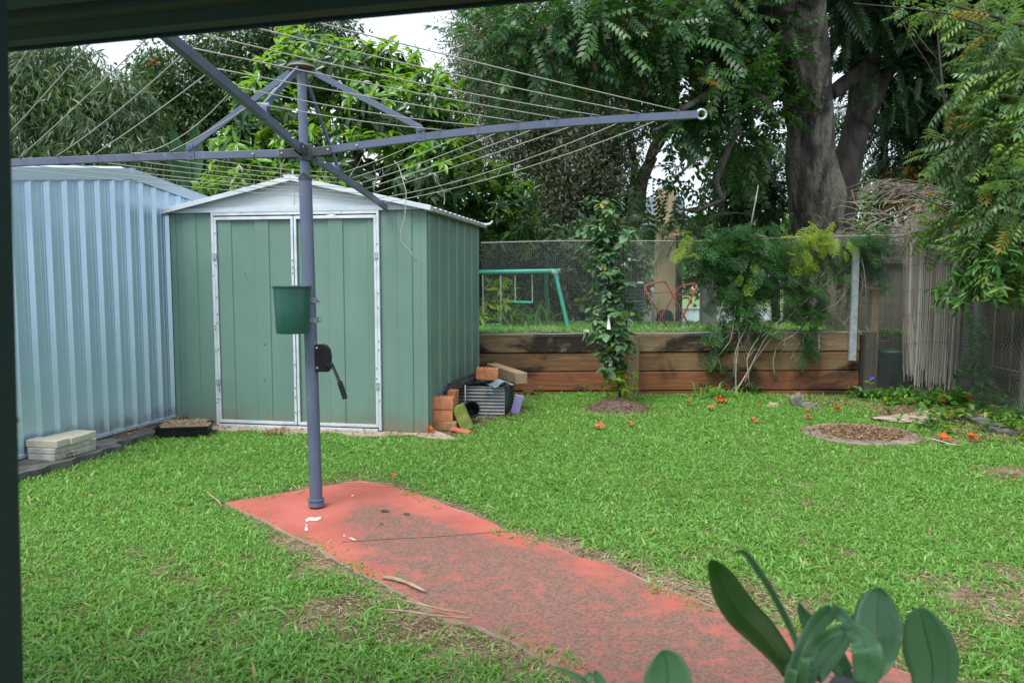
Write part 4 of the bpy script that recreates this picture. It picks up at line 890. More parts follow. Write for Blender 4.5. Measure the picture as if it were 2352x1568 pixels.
# water tank
tk = at(1420, 700, 12.2); ZK = zu(12.2); T0 = thing('water_tank', (tk[0], 12.2, ZK), 'dark green corrugated water tank behind the small leafy tree', 'water tank')
rt = .40; zt_ = at(1420, 648, 12.2)[2] - ZK; mb = MB(); pf = [(0, 0)]
nr = 11
for i in range(nr * 6 + 1): pf.append((rt + .012 * math.cos(i / 6 * 2 * math.pi), (zt_ - .08) * i / (nr * 6)))
mb.lathe(pf, (tk[0], 12.2, ZK), 40); mb.build('tank_wall', M['tank'], T0, smooth=True)
mb = MB(); mb.lathe([(rt + .02, zt_ - .08), (rt + .03, zt_ - .06), (rt + .02, zt_ - .03), (rt * .5, zt_ + .01), (0, zt_ + .02)], (tk[0], 12.2, ZK), 40); mb.build('tank_lid', M['tank'], T0, smooth=True)
mb = MB(); mb.tube([at(1384, 641, 12.1), at(1420, 622, 12.15), at(1447, 596, 12.3)], .03, 10); mb.build('inlet_pipe', M['pvc'], T0, smooth=True)
mb = MB(); q = at(1472, 652, 12.1); mb.tube([q - (.05, 0, 0), q + (.04, 0, 0)], .04, 12); mb.build('overflow_cap', M['pvc'], T0, smooth=True)
# folding red frame
rf = thing('folding_frame', (at(1540, 750, 10.3)[0], 10.3, ZU), 'red tubular folding frame of crossed legs on the upper lawn', 'frame')
def rtube(P, Ys, r=.0115, name='tube_frame'):
    A = [at(x, y, Yq) for (x, y), Yq in zip(P, Ys)]; pts = [A[0]]
    for i in range(1, len(A) - 1):
        a = A[i] + unit(A[i - 1] - A[i]) * .07; b = A[i] + unit(A[i + 1] - A[i]) * .07; pts += [a * (1 - t) ** 2 + A[i] * 2 * t * (1 - t) + b * t * t for t in np.linspace(0, 1, 5)]
    pts.append(A[-1]); mb = MB(); mb.tube(pts, r, 10); mb.build(name, M['red_steel'], rf, smooth=True)
rtube([(1536, 757), (1477, 657), (1500, 650), (1528, 646), (1588, 757)], (10.1, 10.1, 10.1, 10.5, 10.5))
rtube([(1503, 757), (1557, 661), (1576, 654), (1604, 650), (1555, 757)], (10.5, 10.5, 10.3, 10.15, 10.15))
rtube([(1488, 674), (1500, 672), (1515, 674), (1540, 668)], (10.1, 10.2, 10.3, 10.5), .006, 'brace_wire'); rtube([(1556, 676), (1570, 678), (1590, 672)], (10.5, 10.3, 10.15), .006, 'brace_wire')
# tan pillar, grey pillar, kettle barbecue, pale fence and house far behind
p = at(1526, 700, 14.5); mb = MB(); mb.box((p[0], 14.5, zu(14.5) + 1.25), (.33, .33, 2.55)); tag(mb.build('pillar', M['tan_wall'], bevel=.01), 'tan rendered pillar standing behind the red folding frame', 'pillar')
p = at(1500, 720, 14.2); mb = MB(); z_ = zu(14.2); mb.tube([(p[0], 14.2, z_), (p[0], 14.2, z_ + .62), (p[0] - .03, 14.2, z_ + .70)], .035, 10); tag(mb.build('drain_pipe', M['pvc'], smooth=True), 'short white upright pipe beside the tan pillar', 'pipe')
p = at(1627, 690, 10.9); mb = MB(); mb.box((p[0], 10.9, ZU + .52), (.20, .2, 1.04)); tag(mb.build('grey_post', M['grey_wall'], bevel=.01), 'thick grey post behind the fern at the right of the red frame', 'post')
p = at(1527, 735, 12.9); bq = thing('barbecue', (p[0], 12.9, zu(12.9)), 'small black kettle barbecue seen through the red frame', 'barbecue')
zk = at(1527, 734, 12.9)[2]; mb = MB(); mb.lathe([(0, .17), (.08, .155), (.135, .10), (.15, .03), (.155, .0), (.14, -.06), (.06, -.12), (0, -.125)], (p[0], 12.9, zk), 28); mb.build('bowl', M['black'], bq, smooth=True)
for a in (0, 2.1, 4.2):
    mb = MB(); mb.tube([(p[0] + .05 * math.cos(a), 12.9 + .05 * math.sin(a), zk - .1), (p[0] + .14 * math.cos(a), 12.9 + .14 * math.sin(a), zu(12.9))], .012, 8); mb.build('leg', M['black'], bq)
mb = MB(); YF = 24; x0, x1 = at(1535, 730, YF)[0], at(1760, 730, YF)[0]; x = x0; rows = []
while x < x1: rows += [(x, YF), (x + .05, YF - .015), (x + .10, YF - .015), (x + .15, YF)]; x += .2
zf = at(1580, 707, YF)[2]; mb.grid(np.stack([[(a, b, zu(YF) - .05) for a, b in rows], [(a, b, zf) for a, b in rows]])); mb.beam((x0, YF - .03, zf), (x1, YF - .03, zf), .05, .04); tag(mb.build('steel_fence', M['far_fence']), 'pale blue steel boundary fence far behind the red frame', 'fence')
hs = at(1480, 540, 26); ZH = zu(27); H0 = thing('house', (hs[0], 27, ZH), 'distant grey blue house glimpsed between the trees', 'house')
mb = MB(); mb.box((hs[0] - 1.5, 28.5, ZH + 2.2), (6, 3, 4.4)); mb.build('wall', M['far_wall'], H0)
zr = at(1480, 523, 26)[2]; mb = MB(); mb.prism([(hs[0] - 4.8, 26.4, zr - .1), (hs[0] + 1.3, 26.4, zr - .1), (hs[0] + 1.3, 26.4, zr + .02), (hs[0] - 4.8, 26.4, zr + .02)], (0, 4, .5)); mb.build('roof', M['far_roof'], H0)
q0, q1 = at(1466, 534, 26.9), at(1497, 556, 26.9); mb = MB(); mb.box(((q0[0] + q1[0]) / 2, 26.97, (q0[2] + q1[2]) / 2), (abs(q1[0] - q0[0]), .06, abs(q0[2] - q1[2]))); wn = mb.build('window', M['pvc'], H0)
mb = MB(); mb.box(((q0[0] + q1[0]) / 2 + .08, 26.93, (q0[2] + q1[2]) / 2 + .05), (abs(q1[0] - q0[0]) * .6, .03, abs(q0[2] - q1[2]) * .65)); mb.build('pane', M['glass'], wn)

# ---------------------------------------------------------------- pile beside the shed
def P5(x, y, Y): return at(x, y, Y)
def zx(x, y): return (1600 + x * .2721) * .6125, (1340 + y * .2721) * .6125     # bearings read off an enlarged view of the pile
def brick(name, px, Y, size, yaw, mat, label, pitch=0, roll=0, holes=True, z=None, grp='bricks in the pile beside the green shed', cat='brick'):
    c = at(*zx(*px), Y)
    if z is not None: c[2] = z
    R_ = np.array(Matrix.Rotation(yaw, 3, 'Z') @ Matrix.Rotation(pitch, 3, 'Y') @ Matrix.Rotation(roll, 3, 'X'))
    t = thing(name, c, label, cat, grp); mb = MB(); mb.box(c, size, R_); mb.build('brick_body', mat, t, bevel=.004)
    if holes:
        mb = MB()
        for i in range(5):
            for j in (-1, 1): mb.box(c + R_ @ np.array((-size[0] * .36 + size[0] * .18 * i, j * size[1] * .2, size[2] / 2 - .0015)), (.016, .026, .006), R_)
        mb.build('core_holes', M['soil'], t)
    return t
BS = (.222, .108, .074)
# stack of bricks against the corner, standing end on to us
zb0 = .01
brick('brick', (265, 950), 6.93, (.21, .11, .075), -.20, M['brick_old'], 'lowest dull brick in the stack at the shed corner', z=.045, holes=False)
brick('brick', (225, 835), 6.95, (.185, .115, .107), -.02, M['brick'], 'middle red brick in the stack at the shed corner', z=.138, holes=False)
brick('brick', (225, 710), 6.95, (.196, .13, .107), -.02, M['brick'], 'top red brick with slots in the stack at the shed corner', z=.247)
brick('brick', (360, 700), 7.12, (.075, .11, .222), -.25, M['brick'], 'red brick standing on end behind the small stack', z=.225, holes=False, pitch=.06)
brick('brick', (430, 890), 7.08, (.12, .11, .12), .5, M['brick_old'], 'broken dull brick on the soil right of the small stack', z=.06, holes=False)
brick('mossy_brick', (500, 790), 6.93, (.105, .075, .235), -.15, M['moss'], 'green mossy brick leaning beside the grey corrugated sheet', z=.115, pitch=-.42, holes=False)
brick('brick', (835, 220), 7.75, (.215, .155, .112), .0, M['brick'], 'red slotted brick on top of the blue sheet, highest in the pile', roll=.0, pitch=.05)
c = at(*zx(470, 1005), 6.80); mb = MB(); R_ = np.array(Matrix.Rotation(-.4, 3, 'Z')); mb.box((c[0], c[1], .02), (.19, .08, .022), R_ @ np.array(Matrix.Rotation(.12, 3, 'Y'))); tag(mb.build('roof_tile', M['tile_red'], bevel=.004), 'flat red tile shard lying on the ground by the bricks', 'tile')
# corrugated grey sheet standing on edge
def corr(name, a, b, zlo, zhi, n, amp, mat, label, lean=.0, cat='sheet'):
    a = np.array(a); b = np.array(b); d = unit(b - a); nr_ = np.array((d[1], -d[0], 0)); mb = MB(); k = n * 10; rows = []
    for i in range(k + 1):
        t = i / k; z = zlo + (zhi - zlo) * t; o = amp * math.cos(t * n * 2 * math.pi) ; rows.append([a + nr_ * (o - lean * t) + (0, 0, z), b + nr_ * (o - lean * t) + (0, 0, z)])
    mb.grid(np.array(rows)); return tag(mb.build(name, mat, smooth=True, solid=.006), label, cat)
a_, b_ = at(*zx(410, 700), 7.62), at(*zx(1075, 700), 7.58); a_[2] = b_[2] = 0
ztp = at(*zx(700, 400), 7.6)[2]
corr('corrugated_sheet', a_, b_, .0, ztp, 9, .014, M['corr_grey'], 'grey corrugated sheet standing on edge in the pile beside the shed')
mb = MB(); a2, b2 = a_ + (0, .04, 0), a_ + (.02, .62, 0); mb.grid([[a2, b2], [a2 + (0, 0, ztp - .04), b2 + (0, 0, ztp - .04)]]); a2, b2 = b_ + (-.0, .05, 0), b_ + (.08, .6, 0); rows = []
for i in range(41):
    t = i / 40; q = a2 + (b2 - a2) * t; rows.append([q + (.012 * math.sin(t * 40), 0, 0), q + (.012 * math.sin(t * 40), 0, ztp - .02)])
mb.grid(np.array(rows)); tag(mb.build('corrugated_sheet', surf('dark_sheet', (.02, .03, .04), (.06, .08, .09), rough=.5), smooth=True, solid=.005), 'dark corrugated sheet closing the right end of the pile', 'sheet')
# blue sheet laid over the top
mb = MB(); rows = []; tl, tr_, bl, br = at(*zx(690, 285), 8.0), at(*zx(960, 255), 8.05), at(*zx(930, 385), 7.5), at(*zx(1200, 345), 7.5)
for i in range(49):
    t = i / 48; w_ = .022 * math.cos(t * 2 * math.pi * 1.15 + 2.6); rows.append([tl + (tr_ - tl) * t + (0, 0, w_), bl + (br - bl) * t + (0, 0, w_)])
mb.grid(np.array(rows)); tag(mb.build('roofing_sheet', M['corr_blue'], smooth=True, solid=.006), 'curved blue steel offcut lying over the top of the pile', 'sheet')
mb = MB(); p0, p1 = a_ + (0, .3, ztp - .035), b_ + (0, .3, ztp - .035); mb.beam(p0 + (.02, 0, 0), p1 - (.02, 0, 0), .5, .03); tag(mb.build('board', M['char'], bevel=.004), 'dark board lying across the top under the blue offcut', 'board')
# timber post laid on the pile
p0, p1 = at(*zx(900, 150), 8.55), at(*zx(1310, 290), 7.75); mb = MB(); mb.beam(p0, p1, .125, .115); tag(mb.build('timber_post', M['tan_timber'], bevel=.008), 'weathered square timber post lying across the top of the pile', 'post')
# burnt planks
p0, p1 = at(*zx(200, 490), 7.25), at(*zx(700, 270), 7.9); mb = MB(); mb.beam(p0, p1, .07, .05); 
p2, p3 = at(*zx(290, 400), 7.45), at(*zx(730, 215), 8.0); tag(mb.build('burnt_plank', M['char'], bevel=.008), 'charred plank sloping down off the pile in front of the shed wall', 'plank')
mb = MB(); mb.beam(p2, p3, .06, .05); tag(mb.build('burnt_plank', M['char'], bevel=.008), 'second charred plank behind the first, nearer the shed wall', 'plank')
# lilac board, steel rod, black pot
c = at(*zx(1245, 590), 7.7); mb = MB(); mb.box((c[0], c[1], .105), (.085, .012, .21), np.array(Matrix.Rotation(.25, 3, 'Y') @ Matrix.Rotation(.25, 3, 'X'))); tag(mb.build('plastic_board', M['purple'], bevel=.003), 'small lilac plastic board leaning at the right of the pile', 'board')
q0, q1 = at(*zx(531, 380), 7.5), at(*zx(531, 715), 7.5); mb = MB(); mb.tube([q0, q1 * (1, 1, 0) + (0, 0, .0)], .006, 8); tag(mb.build('steel_rod', M['galv'], smooth=True), 'thin steel rod standing in front of the grey corrugated sheet', 'rod')
c = at(*zx(620, 745), 7.25); mb = MB(); Rk = np.array(Matrix.Rotation(1.2, 3, 'X')); mb.lathe([(0, 0), (.06, 0), (.075, .13), (.08, .135), (.08, .15), (.07, .15), (.055, .02), (0, .015)], (c[0], c[1] + .1, .09), 24, Rk); tag(mb.build('plant_pot', M['black'], smooth=True, bevel=0), 'black plastic plant pot tipped over by the mossy brick', 'pot')
c = at(*zx(1400, 400), 9.05); mb = MB(); mb.lathe([(0, .0), (.07, 0), (.085, .02), (.085, .05), (0, .05)], c + (0, .05, 0), 14, np.column_stack([(1, 0, 0), (0, 0, 1), (0, -1, 0)])); tag(mb.build('log_end', wood('log_end_grain', (.22, .10, .05), (.15, .08, .04), stain=(.3, .2, .1))), 'round cut log end poking out beside the timber post', 'log')
# root and twigs lying under the pile
mb = MB(); r_ = random.Random(21)
for (a, b, c_) in (((960, 730), (1040, 720), (1130, 712)), ((940, 770), (1000, 745), (1060, 740)), ((770, 805), (860, 815), (970, 822)), ((560, 700), (640, 720), (690, 830)), ((590, 700), (660, 760), (640, 840))):
    pts = [gnd(*zx(*q)) for q in (a, b, c_)]; pts = [np.array((p[0], p[1], .02 + .02 * r_.random())) for p in pts]; mb.tube(pts, [.012, .010, .006], 6)
tag(mb.build('dead_root', M['twig'], smooth=True), 'pale dead roots lying on the soil in front of the pile', 'root')

# ---------------------------------------------------------------- small things on the lawn
ld = thing('concrete_lid', np.r_[LID_C, 0], 'round concrete pit lid set in the lawn, covered in brown leaf litter', 'lid')
mb = MB(); rr = [LID_R + .008 * math.sin(a * 5) for a in np.linspace(0, 6.28, 49)][:48]
prof_ = [(0, .014), (.66, .015), (.72, .020), (.97, .020), (1.0, .014), (1.0, -.06)]
vs_ = []
for k, z in prof_:
    vs_.append([(LID_C[0] + rr[j % 48] * k * math.cos(2 * math.pi * j / 48), LID_C[1] + rr[j % 48] * k * math.sin(2 * math.pi * j / 48), z) for j in range(49)])
mb.grid(np.array(vs_)); mb.build('slab', M['conc'], ld)
def litter_disc(name, c, r, n, label, z=.03, mats=('litter', 'straw'), size=(.015, .045)):
    L = Leaves(); 
    for mi in (0, 1):
        k = n if mi == 0 else n // 3; a = rng.uniform(0, 6.28, k); q = r * np.sqrt(rng.random(k)); p = np.c_[c[0] + q * np.cos(a), c[1] + q * np.sin(a), z + rng.random(k) * .02]; d = rdir(k); d[:, 2] *= .25
        L.add(T_leaf(.45) if mi == 0 else T_quad(.12), p, frames(d, np.tile((0, 0, 1.0), (k, 1)) + rdir(k) * .5), rng.uniform(*size, k), mi)
    return tag(L.build(name, [M[q] for q in mats], loc=(c[0], c[1], 0)), kind='stuff')
litter_disc('leaf_litter', LID_C + (.02, .03), .34, 1500, '', z=.018); litter_disc('leaf_litter', LID_C + (-.12, .02), .36, 420, '', z=.02); litter_disc('leaf_litter', LID_C + (.15, -.02), .34, 380, '', z=.02)
litter_disc('leaf_litter', gnd(1120, 945)[:2], .42, 900, '', z=.01)
litter_disc('leaf_litter', gnd(640, 997)[:2], .12, 120, '', z=.02)
for i in range(9): litter_disc('leaf_litter', shed_pt(.2 + i * .27, -.12)[:2], .10, 45, '', z=.018, size=(.012, .03))
for i in range(6): litter_disc('leaf_litter', lpt(.1 + i * .15, .12, 0)[:2], .08, 50, '', z=.075, size=(.012, .03))
litter_disc('leaf_litter', gnd(2140, 955)[:2], .5, 1500, '', z=.01); litter_disc('leaf_litter', gnd(2310, 1000)[:2], .45, 1100, '', z=.01); litter_disc('leaf_litter', gnd(1900, 925)[:2], .3, 350, '', z=.01); litter_disc('leaf_litter', lpt(-.62, .2, 0)[:2], .12, 160, '', z=.075, mats=('straw', 'straw'))
# mulch mound
mc = gnd(1420, 940)[:2]; P = []
for i in range(9):
    r = .30 * i / 8; P.append([(mc[0] + r * math.cos(a) * 1.1, mc[1] + r * math.sin(a), .125 * (1 - (i / 8) ** 1.3) - .004 + .012 * (mnoise.noise(Vector((9 * r * math.cos(a), 9 * r * math.sin(a), 3))))) for a in np.linspace(0, 2 * math.pi, 33)])
mb = MB(); mb.grid(np.array(P)); tag(mb.build('mulch_mound', M['mulch'], smooth=True), 'dark mulch mound around the foot of the small tree', 'mulch')
L = Leaves(); k = 900; a = rng.uniform(0, 6.28, k); q = .33 * np.sqrt(rng.random(k)); d = rdir(k); d[:, 2] *= .3
L.add(T_quad(.2), np.c_[mc[0] + q * np.cos(a) * 1.1, mc[1] + q * np.sin(a), .125 * (1 - (q / .34) ** 1.3) + .008], frames(d, np.tile((0, 0, 1.0), (k, 1)) + rdir(k) * .4), rng.uniform(.015, .05, k), 0); tag(L.build('bark_chips', [M['litter']]), kind='stuff')
# fallen flowers of the big tree
def flower(px, mat, label, r=.045, z=None, Y=None, seed=0):
    c = gnd(*px) if Y is None else at(*px, Y); r_ = random.Random(seed * 7 + 3); mb = MB()
    if Y is None: c = c + (0, 0, .05)
    for i in range(5):
        a = 2 * math.pi * i / 5 + r_.uniform(-.3, .3); el = r_.uniform(-.1, .8); r = r; dr = np.array((math.cos(a) * math.cos(el), math.sin(a) * math.cos(el), math.sin(el))); sd = np.array((-math.sin(a), math.cos(a), 0)); up = np.cross(dr, sd) * -1; rows = []
        for t in np.linspace(0, 1, 5):
            w = r * .75 * math.sin(math.pi * (.15 + .75 * t)); cu = up * r * (.35 * math.sin(3 * t + i)); rows.append([c + dr * r * 1.15 * t + cu + sd * w * s + up * (abs(s) * r * .25 + r * .12 * r_.uniform(-1, 1)) for s in (-1, -.4, .2, 1)])
        mb.grid(np.array(rows))
    return tag(mb.build('fallen_flower', mat, smooth=True), label, 'flower', 'fallen orange flowers')
FL = [((1655, 928), 'orange', 'large red orange flower on the lawn before the vine stems', .075), ((1376, 989), 'orange_dull', 'faded orange flower on the open lawn, left of a smaller faded one', .06), ((1448, 984), 'orange_dull', 'small faded flower below the mulch mound', .045), ((1633, 946), 'orange_dull', 'dull curled flower just under the large red orange one', .045),
      ((1580, 932), 'orange_dull', 'small dull flower left of the large red orange one', .035), ((1731, 976), 'orange_dull', 'faded flower midway between the large red one and the lid', .05), ((1857, 955), 'orange', 'small bright flower behind the concrete lid', .035), ((1856, 969), 'orange_dull', 'thin faded flower at the back edge of the concrete lid', .04),
      ((1922, 947), 'orange', 'bright flower before the rotten post of the timber wall', .05), ((2168, 1018), 'orange', 'bright red orange flower beside the white stick', .062), ((2232, 1017), 'orange', 'orange flower on the grass right of the white stick', .055), ((2188, 920), 'orange', 'dark red flower in ground cover under the reed screen', .055),
      ((2222, 924), 'orange', 'big orange flower in ground cover nearest the chicken wire', .068), ((2162, 930), 'orange', 'orange flower leftmost of three under the reed screen', .055), ((2098, 934), 'orange_dull', 'small orange petal left of the reed screen flowers', .03), ((2205, 962), 'orange_dull', 'faded flower among stones before the chicken wire', .045),
      ((988, 998), 'orange', 'bright orange flower on the concrete by the shed corner', .045), ((903, 1107), 'orange', 'tiny red petal on the back edge of the red path', .022), ((1745, 942), 'orange_dull', 'little faded flower left of the mossy stone', .03), ((2255, 968), 'orange_dull', 'flat faded petals at the foot of the chicken wire', .04)]
for i, (px, m_, lab, r) in enumerate(FL): flower(px, M[m_], lab, r * .70, seed=i)
flower((1346, 769), M['orange_dull'], 'faded orange flower caught on the top of the timber wall', Y=9.16, seed=31, r=.03); flower((1554, 539), M['orange_dull'], 'orange flower caught high on the mesh in the yellow fern', Y=9.05, seed=32, r=.035); flower((1676, 690), M['orange'], 'orange flower caught in the fern near the grey post', Y=9.0, seed=33, r=.03); flower((1640, 664), M['orange'], 'red orange flower hung on the mesh above the grey post', Y=9.05, seed=34, r=.025)
# sticks on and by the path
def stick(name, pts, r, mat, label, z=.016, cat='stick'):
    P = [gnd(x, y, z) for x, y in pts]; mb = MB(); mb.tube(P, r, 8); return tag(mb.build(name, mat, smooth=True), label, cat)
stick('stick', [(880, 1324), (905, 1328), (932, 1336), (958, 1348), (977, 1357)], [.008, .0095, .0075, .008, .005], M['stick'], 'short thick brown stick lying on the red path', z=.026)
stick('stick', [(905, 1372), (960, 1386), (1020, 1400), (1072, 1408)], [.002, .004, .005, .004], M['straw'], 'long pale dry blade across the path edge, upper of two', z=.04)
stick('stick', [(868, 1397), (930, 1402), (990, 1412), (1085, 1419)], [.002, .004, .004, .003], M['straw'], 'long pale dry blade across the path edge, lower of two', z=.045)
stick('stick', [(471, 1122), (485, 1138), (502, 1150), (509, 1161)], [.002, .004, .005, .003], M['straw'], 'curved dry palm sliver in the grass at the path corner', z=.05)
stick('stick', [(2124, 1004), (2150, 1010), (2185, 1020), (2205, 1022)], [.003, .005, .0045, .002], M['reed_pale'], 'thin white stick in the grass beside the concrete lid', z=.045)
stick('stick', [(780, 1108), (820, 1107), (900, 1111)], [.003, .004, .003], M['straw'], 'dry blade along the back edge of the red path', z=.04)
stick('stick', [(1110, 1160), (1128, 1163), (1140, 1170)], [.002, .003, .002], M['straw'], 'short dry blade in the grass right of the path end', z=.05)
stick('stick', [(1815, 1110), (1835, 1115), (1860, 1120)], [.002, .003, .002], M['straw'], 'short dry blade on the open lawn at right', z=.055)
# a bent line across the path (old joint) and pods
mb = MB(); P = [gnd(x, y, 0.0165) for x, y in ((785, 1244), (900, 1237), (1000, 1232), (1090, 1225), (1172, 1218))]; mb.tube(P, .0012, 5); tag(mb.build('joint_line', M['bark_dark']), 'thin dark joint line running across the red path', 'wire')
for px, r, lab in (((884, 1173), .016, 'dark curled seed pod on the red path near the hoist'), ((934, 1180), .011, 'small dark seed pod right of the curled one'), ((876, 1203), .008, 'tiny dark pod on the red path below the other two')):
    c = gnd(*px, .022); mb = MB(); mb.tube([c + (-r * 1.6, 0, 0), c + (-r * .5, .002, .004), c + (r * .6, -.003, .004), c + (r * 1.6, .004, .0)], [r * .2, r * .55, r * .5, r * .15], 8); tag(mb.build('seed_pod', M['mulch'], smooth=True), lab, 'pod')
# bird droppings and lime marks: flat splashes
def splash(pts, label, z=0.0165):
    c = np.mean(pts, 0); P = [gnd(x, y, z) for x, y in pts]; mb = MB(); n = len(P); top_ = [p + (0, 0, .0015) for p in P]; mb.add(P + top_, [tuple(range(n, 2 * n))] + [(i, (i + 1) % n, n + (i + 1) % n, n + i) for i in range(n)]); tag(mb.build('lime_splash', M['lime']), label, 'splash')
splash([(701, 1193), (712, 1187), (724, 1188), (737, 1186), (738, 1191), (728, 1196), (712, 1195), (704, 1198)], 'white lime splash on the red path in front of the hoist')
splash([(702, 1204), (706, 1202), (705, 1210), (708, 1217), (704, 1219), (699, 1216), (702, 1210)], 'thin curling white dribble below the lime splash')
splash([(800, 1234), (808, 1234), (818, 1240), (812, 1240)], 'small white fleck on the worn part of the path'); splash([(788, 1228), (792, 1228), (793, 1231), (789, 1231)], 'tiny white dot left of the small fleck'); splash([(806, 1137), (813, 1136), (811, 1140)], 'tiny white mark on the path behind the hoist')
# stones
def stone(px, size, mat, label, seed, flat=1.0, zoff=0):
    c = gnd(*px); bm = bmesh.new(); bmesh.ops.create_icosphere(bm, subdivisions=3, radius=1); mb = MB(); vs = []
    for v in bm.verts:
        q = v.co; s_ = 1 + .38 * mnoise.noise(q * 1.3 + Vector((seed * 3.1, 0, 0))) + .14 * mnoise.noise(q * 3.5 + Vector((0, seed, 0))); vs.append((c[0] + q.x * size[0] * s_, c[1] + q.y * size[1] * s_, zoff + size[2] * .6 + q.z * size[2] * s_ * flat))
    mb.add(vs, [tuple(v.index for v in f.verts) for f in bm.faces]); bm.free(); tag(mb.build('stone', mat, smooth=False), label, 'stone', 'stones at the back of the lawn')
stone((1832, 935), (.08, .08, .095), M['stone'], 'upright grey mossy stone in the grass before the timber wall', 1); stone((1862, 940), (.10, .07, .05), M['stone'], 'low grey stone right of the upright mossy one', 2); stone((1775, 935), (.06, .05, .035), M['stone_flat'], 'small pinkish stone left of the upright mossy one', 3)
stone((2085, 966), (.30, .16, .03), M['stone_flat'], 'broad flat buff stone behind the concrete lid', 4); stone((2130, 957), (.17, .10, .035), M['stone_flat'], 'smaller buff slab resting on the broad flat stone', 5)
mb = MB(); p0, p1 = gnd(2215, 950, .03), gnd(2315, 995, .03); mb.beam(p0, p1, .17, .05); tag(mb.build('dark_slab', M['conc_dark'], bevel=.015), 'dark stone slab lying before the chicken wire', 'slab')
for px, lab in (((1230, 898), 'grass tuft rooted at the foot of the wall near the pile'), ((1330, 900), 'large grass tuft at the wall between pile and tree'), ((1690, 905), 'grass tuft among the vine stems'), ((1640, 915), 'grass tuft left of the vine stems')):
    L = Leaves(); n = 110; c = gnd(*px); P = np.c_[c[0] + rng.normal(0, .11, n), c[1] + rng.normal(0, .05, n), np.zeros(n)]; h = rng.uniform(.10, .22, n); L.add(T_blade(.09, .7), P, yaw_frames(n, .4), np.stack([h * 1.1, h, h], -1), 0); tag(L.build('grass_tuft', [M['grass']], loc=(c[0], c[1], 0)), lab, 'tuft', 'grass tufts along the wall')
# ---------------------------------------------------------------- trees and plants
UPV = np.array((0, 0, 1.0))
def blob(x, y, Y, rx, ry, rd): return at(x, y, Y), np.array((rx * Y / FOC, rd, ry * Y / FOC))
def clump_centres(blobs, n, inner=.35):
    w = np.array([b[1][0] * b[1][2] for b in blobs]); k = rng.choice(len(blobs), n, p=w / w.sum()); u = rdir(n); q = inner + (1 - inner) * rng.random(n) ** .6
    C = np.array([b[0] for b in blobs])[k]; Rr = np.array([b[1] for b in blobs])[k]; return C + u * Rr * q[:, None], unit(u / Rr)
def crown(L, tmpl, blobs, nclump, per, spread, size, out=.8, rand=.7, down=.3, flat=.6, mis=(0,), inner=.35, probs=None):
    C, O = clump_centres(blobs, nclump, inner); k = np.repeat(np.arange(nclump), per); n = len(k)
    pos = C[k] + rng.normal(0, 1, (n, 3)) * spread; d = unit(O[k] * out + rdir(n) * rand + np.array((0, 0, -down)))
    up = unit(UPV * flat + rdir(n) * .6 + O[k] * .3); R_ = frames(d, up); s = size * np.clip(rng.normal(1, .22, n), .5, 1.6)
    m = rng.choice(mis, n, p=probs)
    for q in mis:
        z = m == q; L.add(tmpl, pos[z], R_[z], s[z], q)
    return C, O
def whorls(L, tmpl, C, O, per, size, mis, elev=.35, probs=None, droop=.2):
    n0 = len(C); k = np.repeat(np.arange(n0), per); n = len(k); ax_ = unit(O + UPV * .5 + rdir(n0) * .35); s_ = unit(np.cross(ax_, rdir(n0))); t_ = np.cross(ax_, s_)
    a = rng.uniform(0, 2 * math.pi, n); e = rng.normal(elev, .35, n)
    d = unit((s_[k] * np.cos(a)[:, None] + t_[k] * np.sin(a)[:, None]) * np.cos(e)[:, None] + ax_[k] * np.sin(e)[:, None] - UPV * droop)
    pos = C[k] + d * size * .08 - ax_[k] * rng.uniform(0, size * .5, n)[:, None]; R_ = frames(d, unit(ax_[k] + UPV * .3 + rdir(n) * .2)); s = size * np.clip(rng.normal(1, .22, n), .5, 1.6)
    m = rng.choice(mis, n0, p=probs)[k]
    for q in mis:
        z = m == q; L.add(tmpl, pos[z], R_[z], s[z], q)
def limb(mb, a, b, r0, r1, n=9, wob=.08, sag=0, seed=None):
    a = np.array(a, float); b = np.array(b, float); L_ = np.linalg.norm(b - a); r_ = np.random.default_rng(seed if seed is not None else int(abs(a[0] * 977 + b[2] * 331) * 10) % 99991); ph = r_.uniform(0, 6, 6)
    P = []
    for t in np.linspace(0, 1, n):
        w = math.sin(math.pi * t) * wob * L_; P.append(a + (b - a) * t + w * np.array((math.sin(ph[0] + 5 * t), math.sin(ph[1] + 4 * t), math.sin(ph[2] + 4.5 * t) * .6)) - UPV * sag * math.sin(math.pi * t) * L_)
    mb.tube(P, [r0 + (r1 - r0) * t for t in np.linspace(0, 1, n)], 8); return P
def trunk_obj(parent, base, fork, r, blobs, mat, twig_n=6, r1=.6, extra=None):
    mb = MB(); limb(mb, base, fork, r, r * r1, 8, .03)
    for c, rr in blobs:
        P = limb(mb, fork - (fork - base) * .1 * random.random(), c, r * .45, r * .12, 9, .07)
        for _ in range(twig_n): u = rdir(1)[0]; limb(mb, P[5 + random.randrange(3)], c + u * rr * .9, r * .14, r * .03, 6, .08)
    if extra: extra(mb)
    return mb.build('trunk', mat, parent, smooth=True)
def tree(name, base, label, cat='tree', group=None): return thing(name, base, label, cat, group)

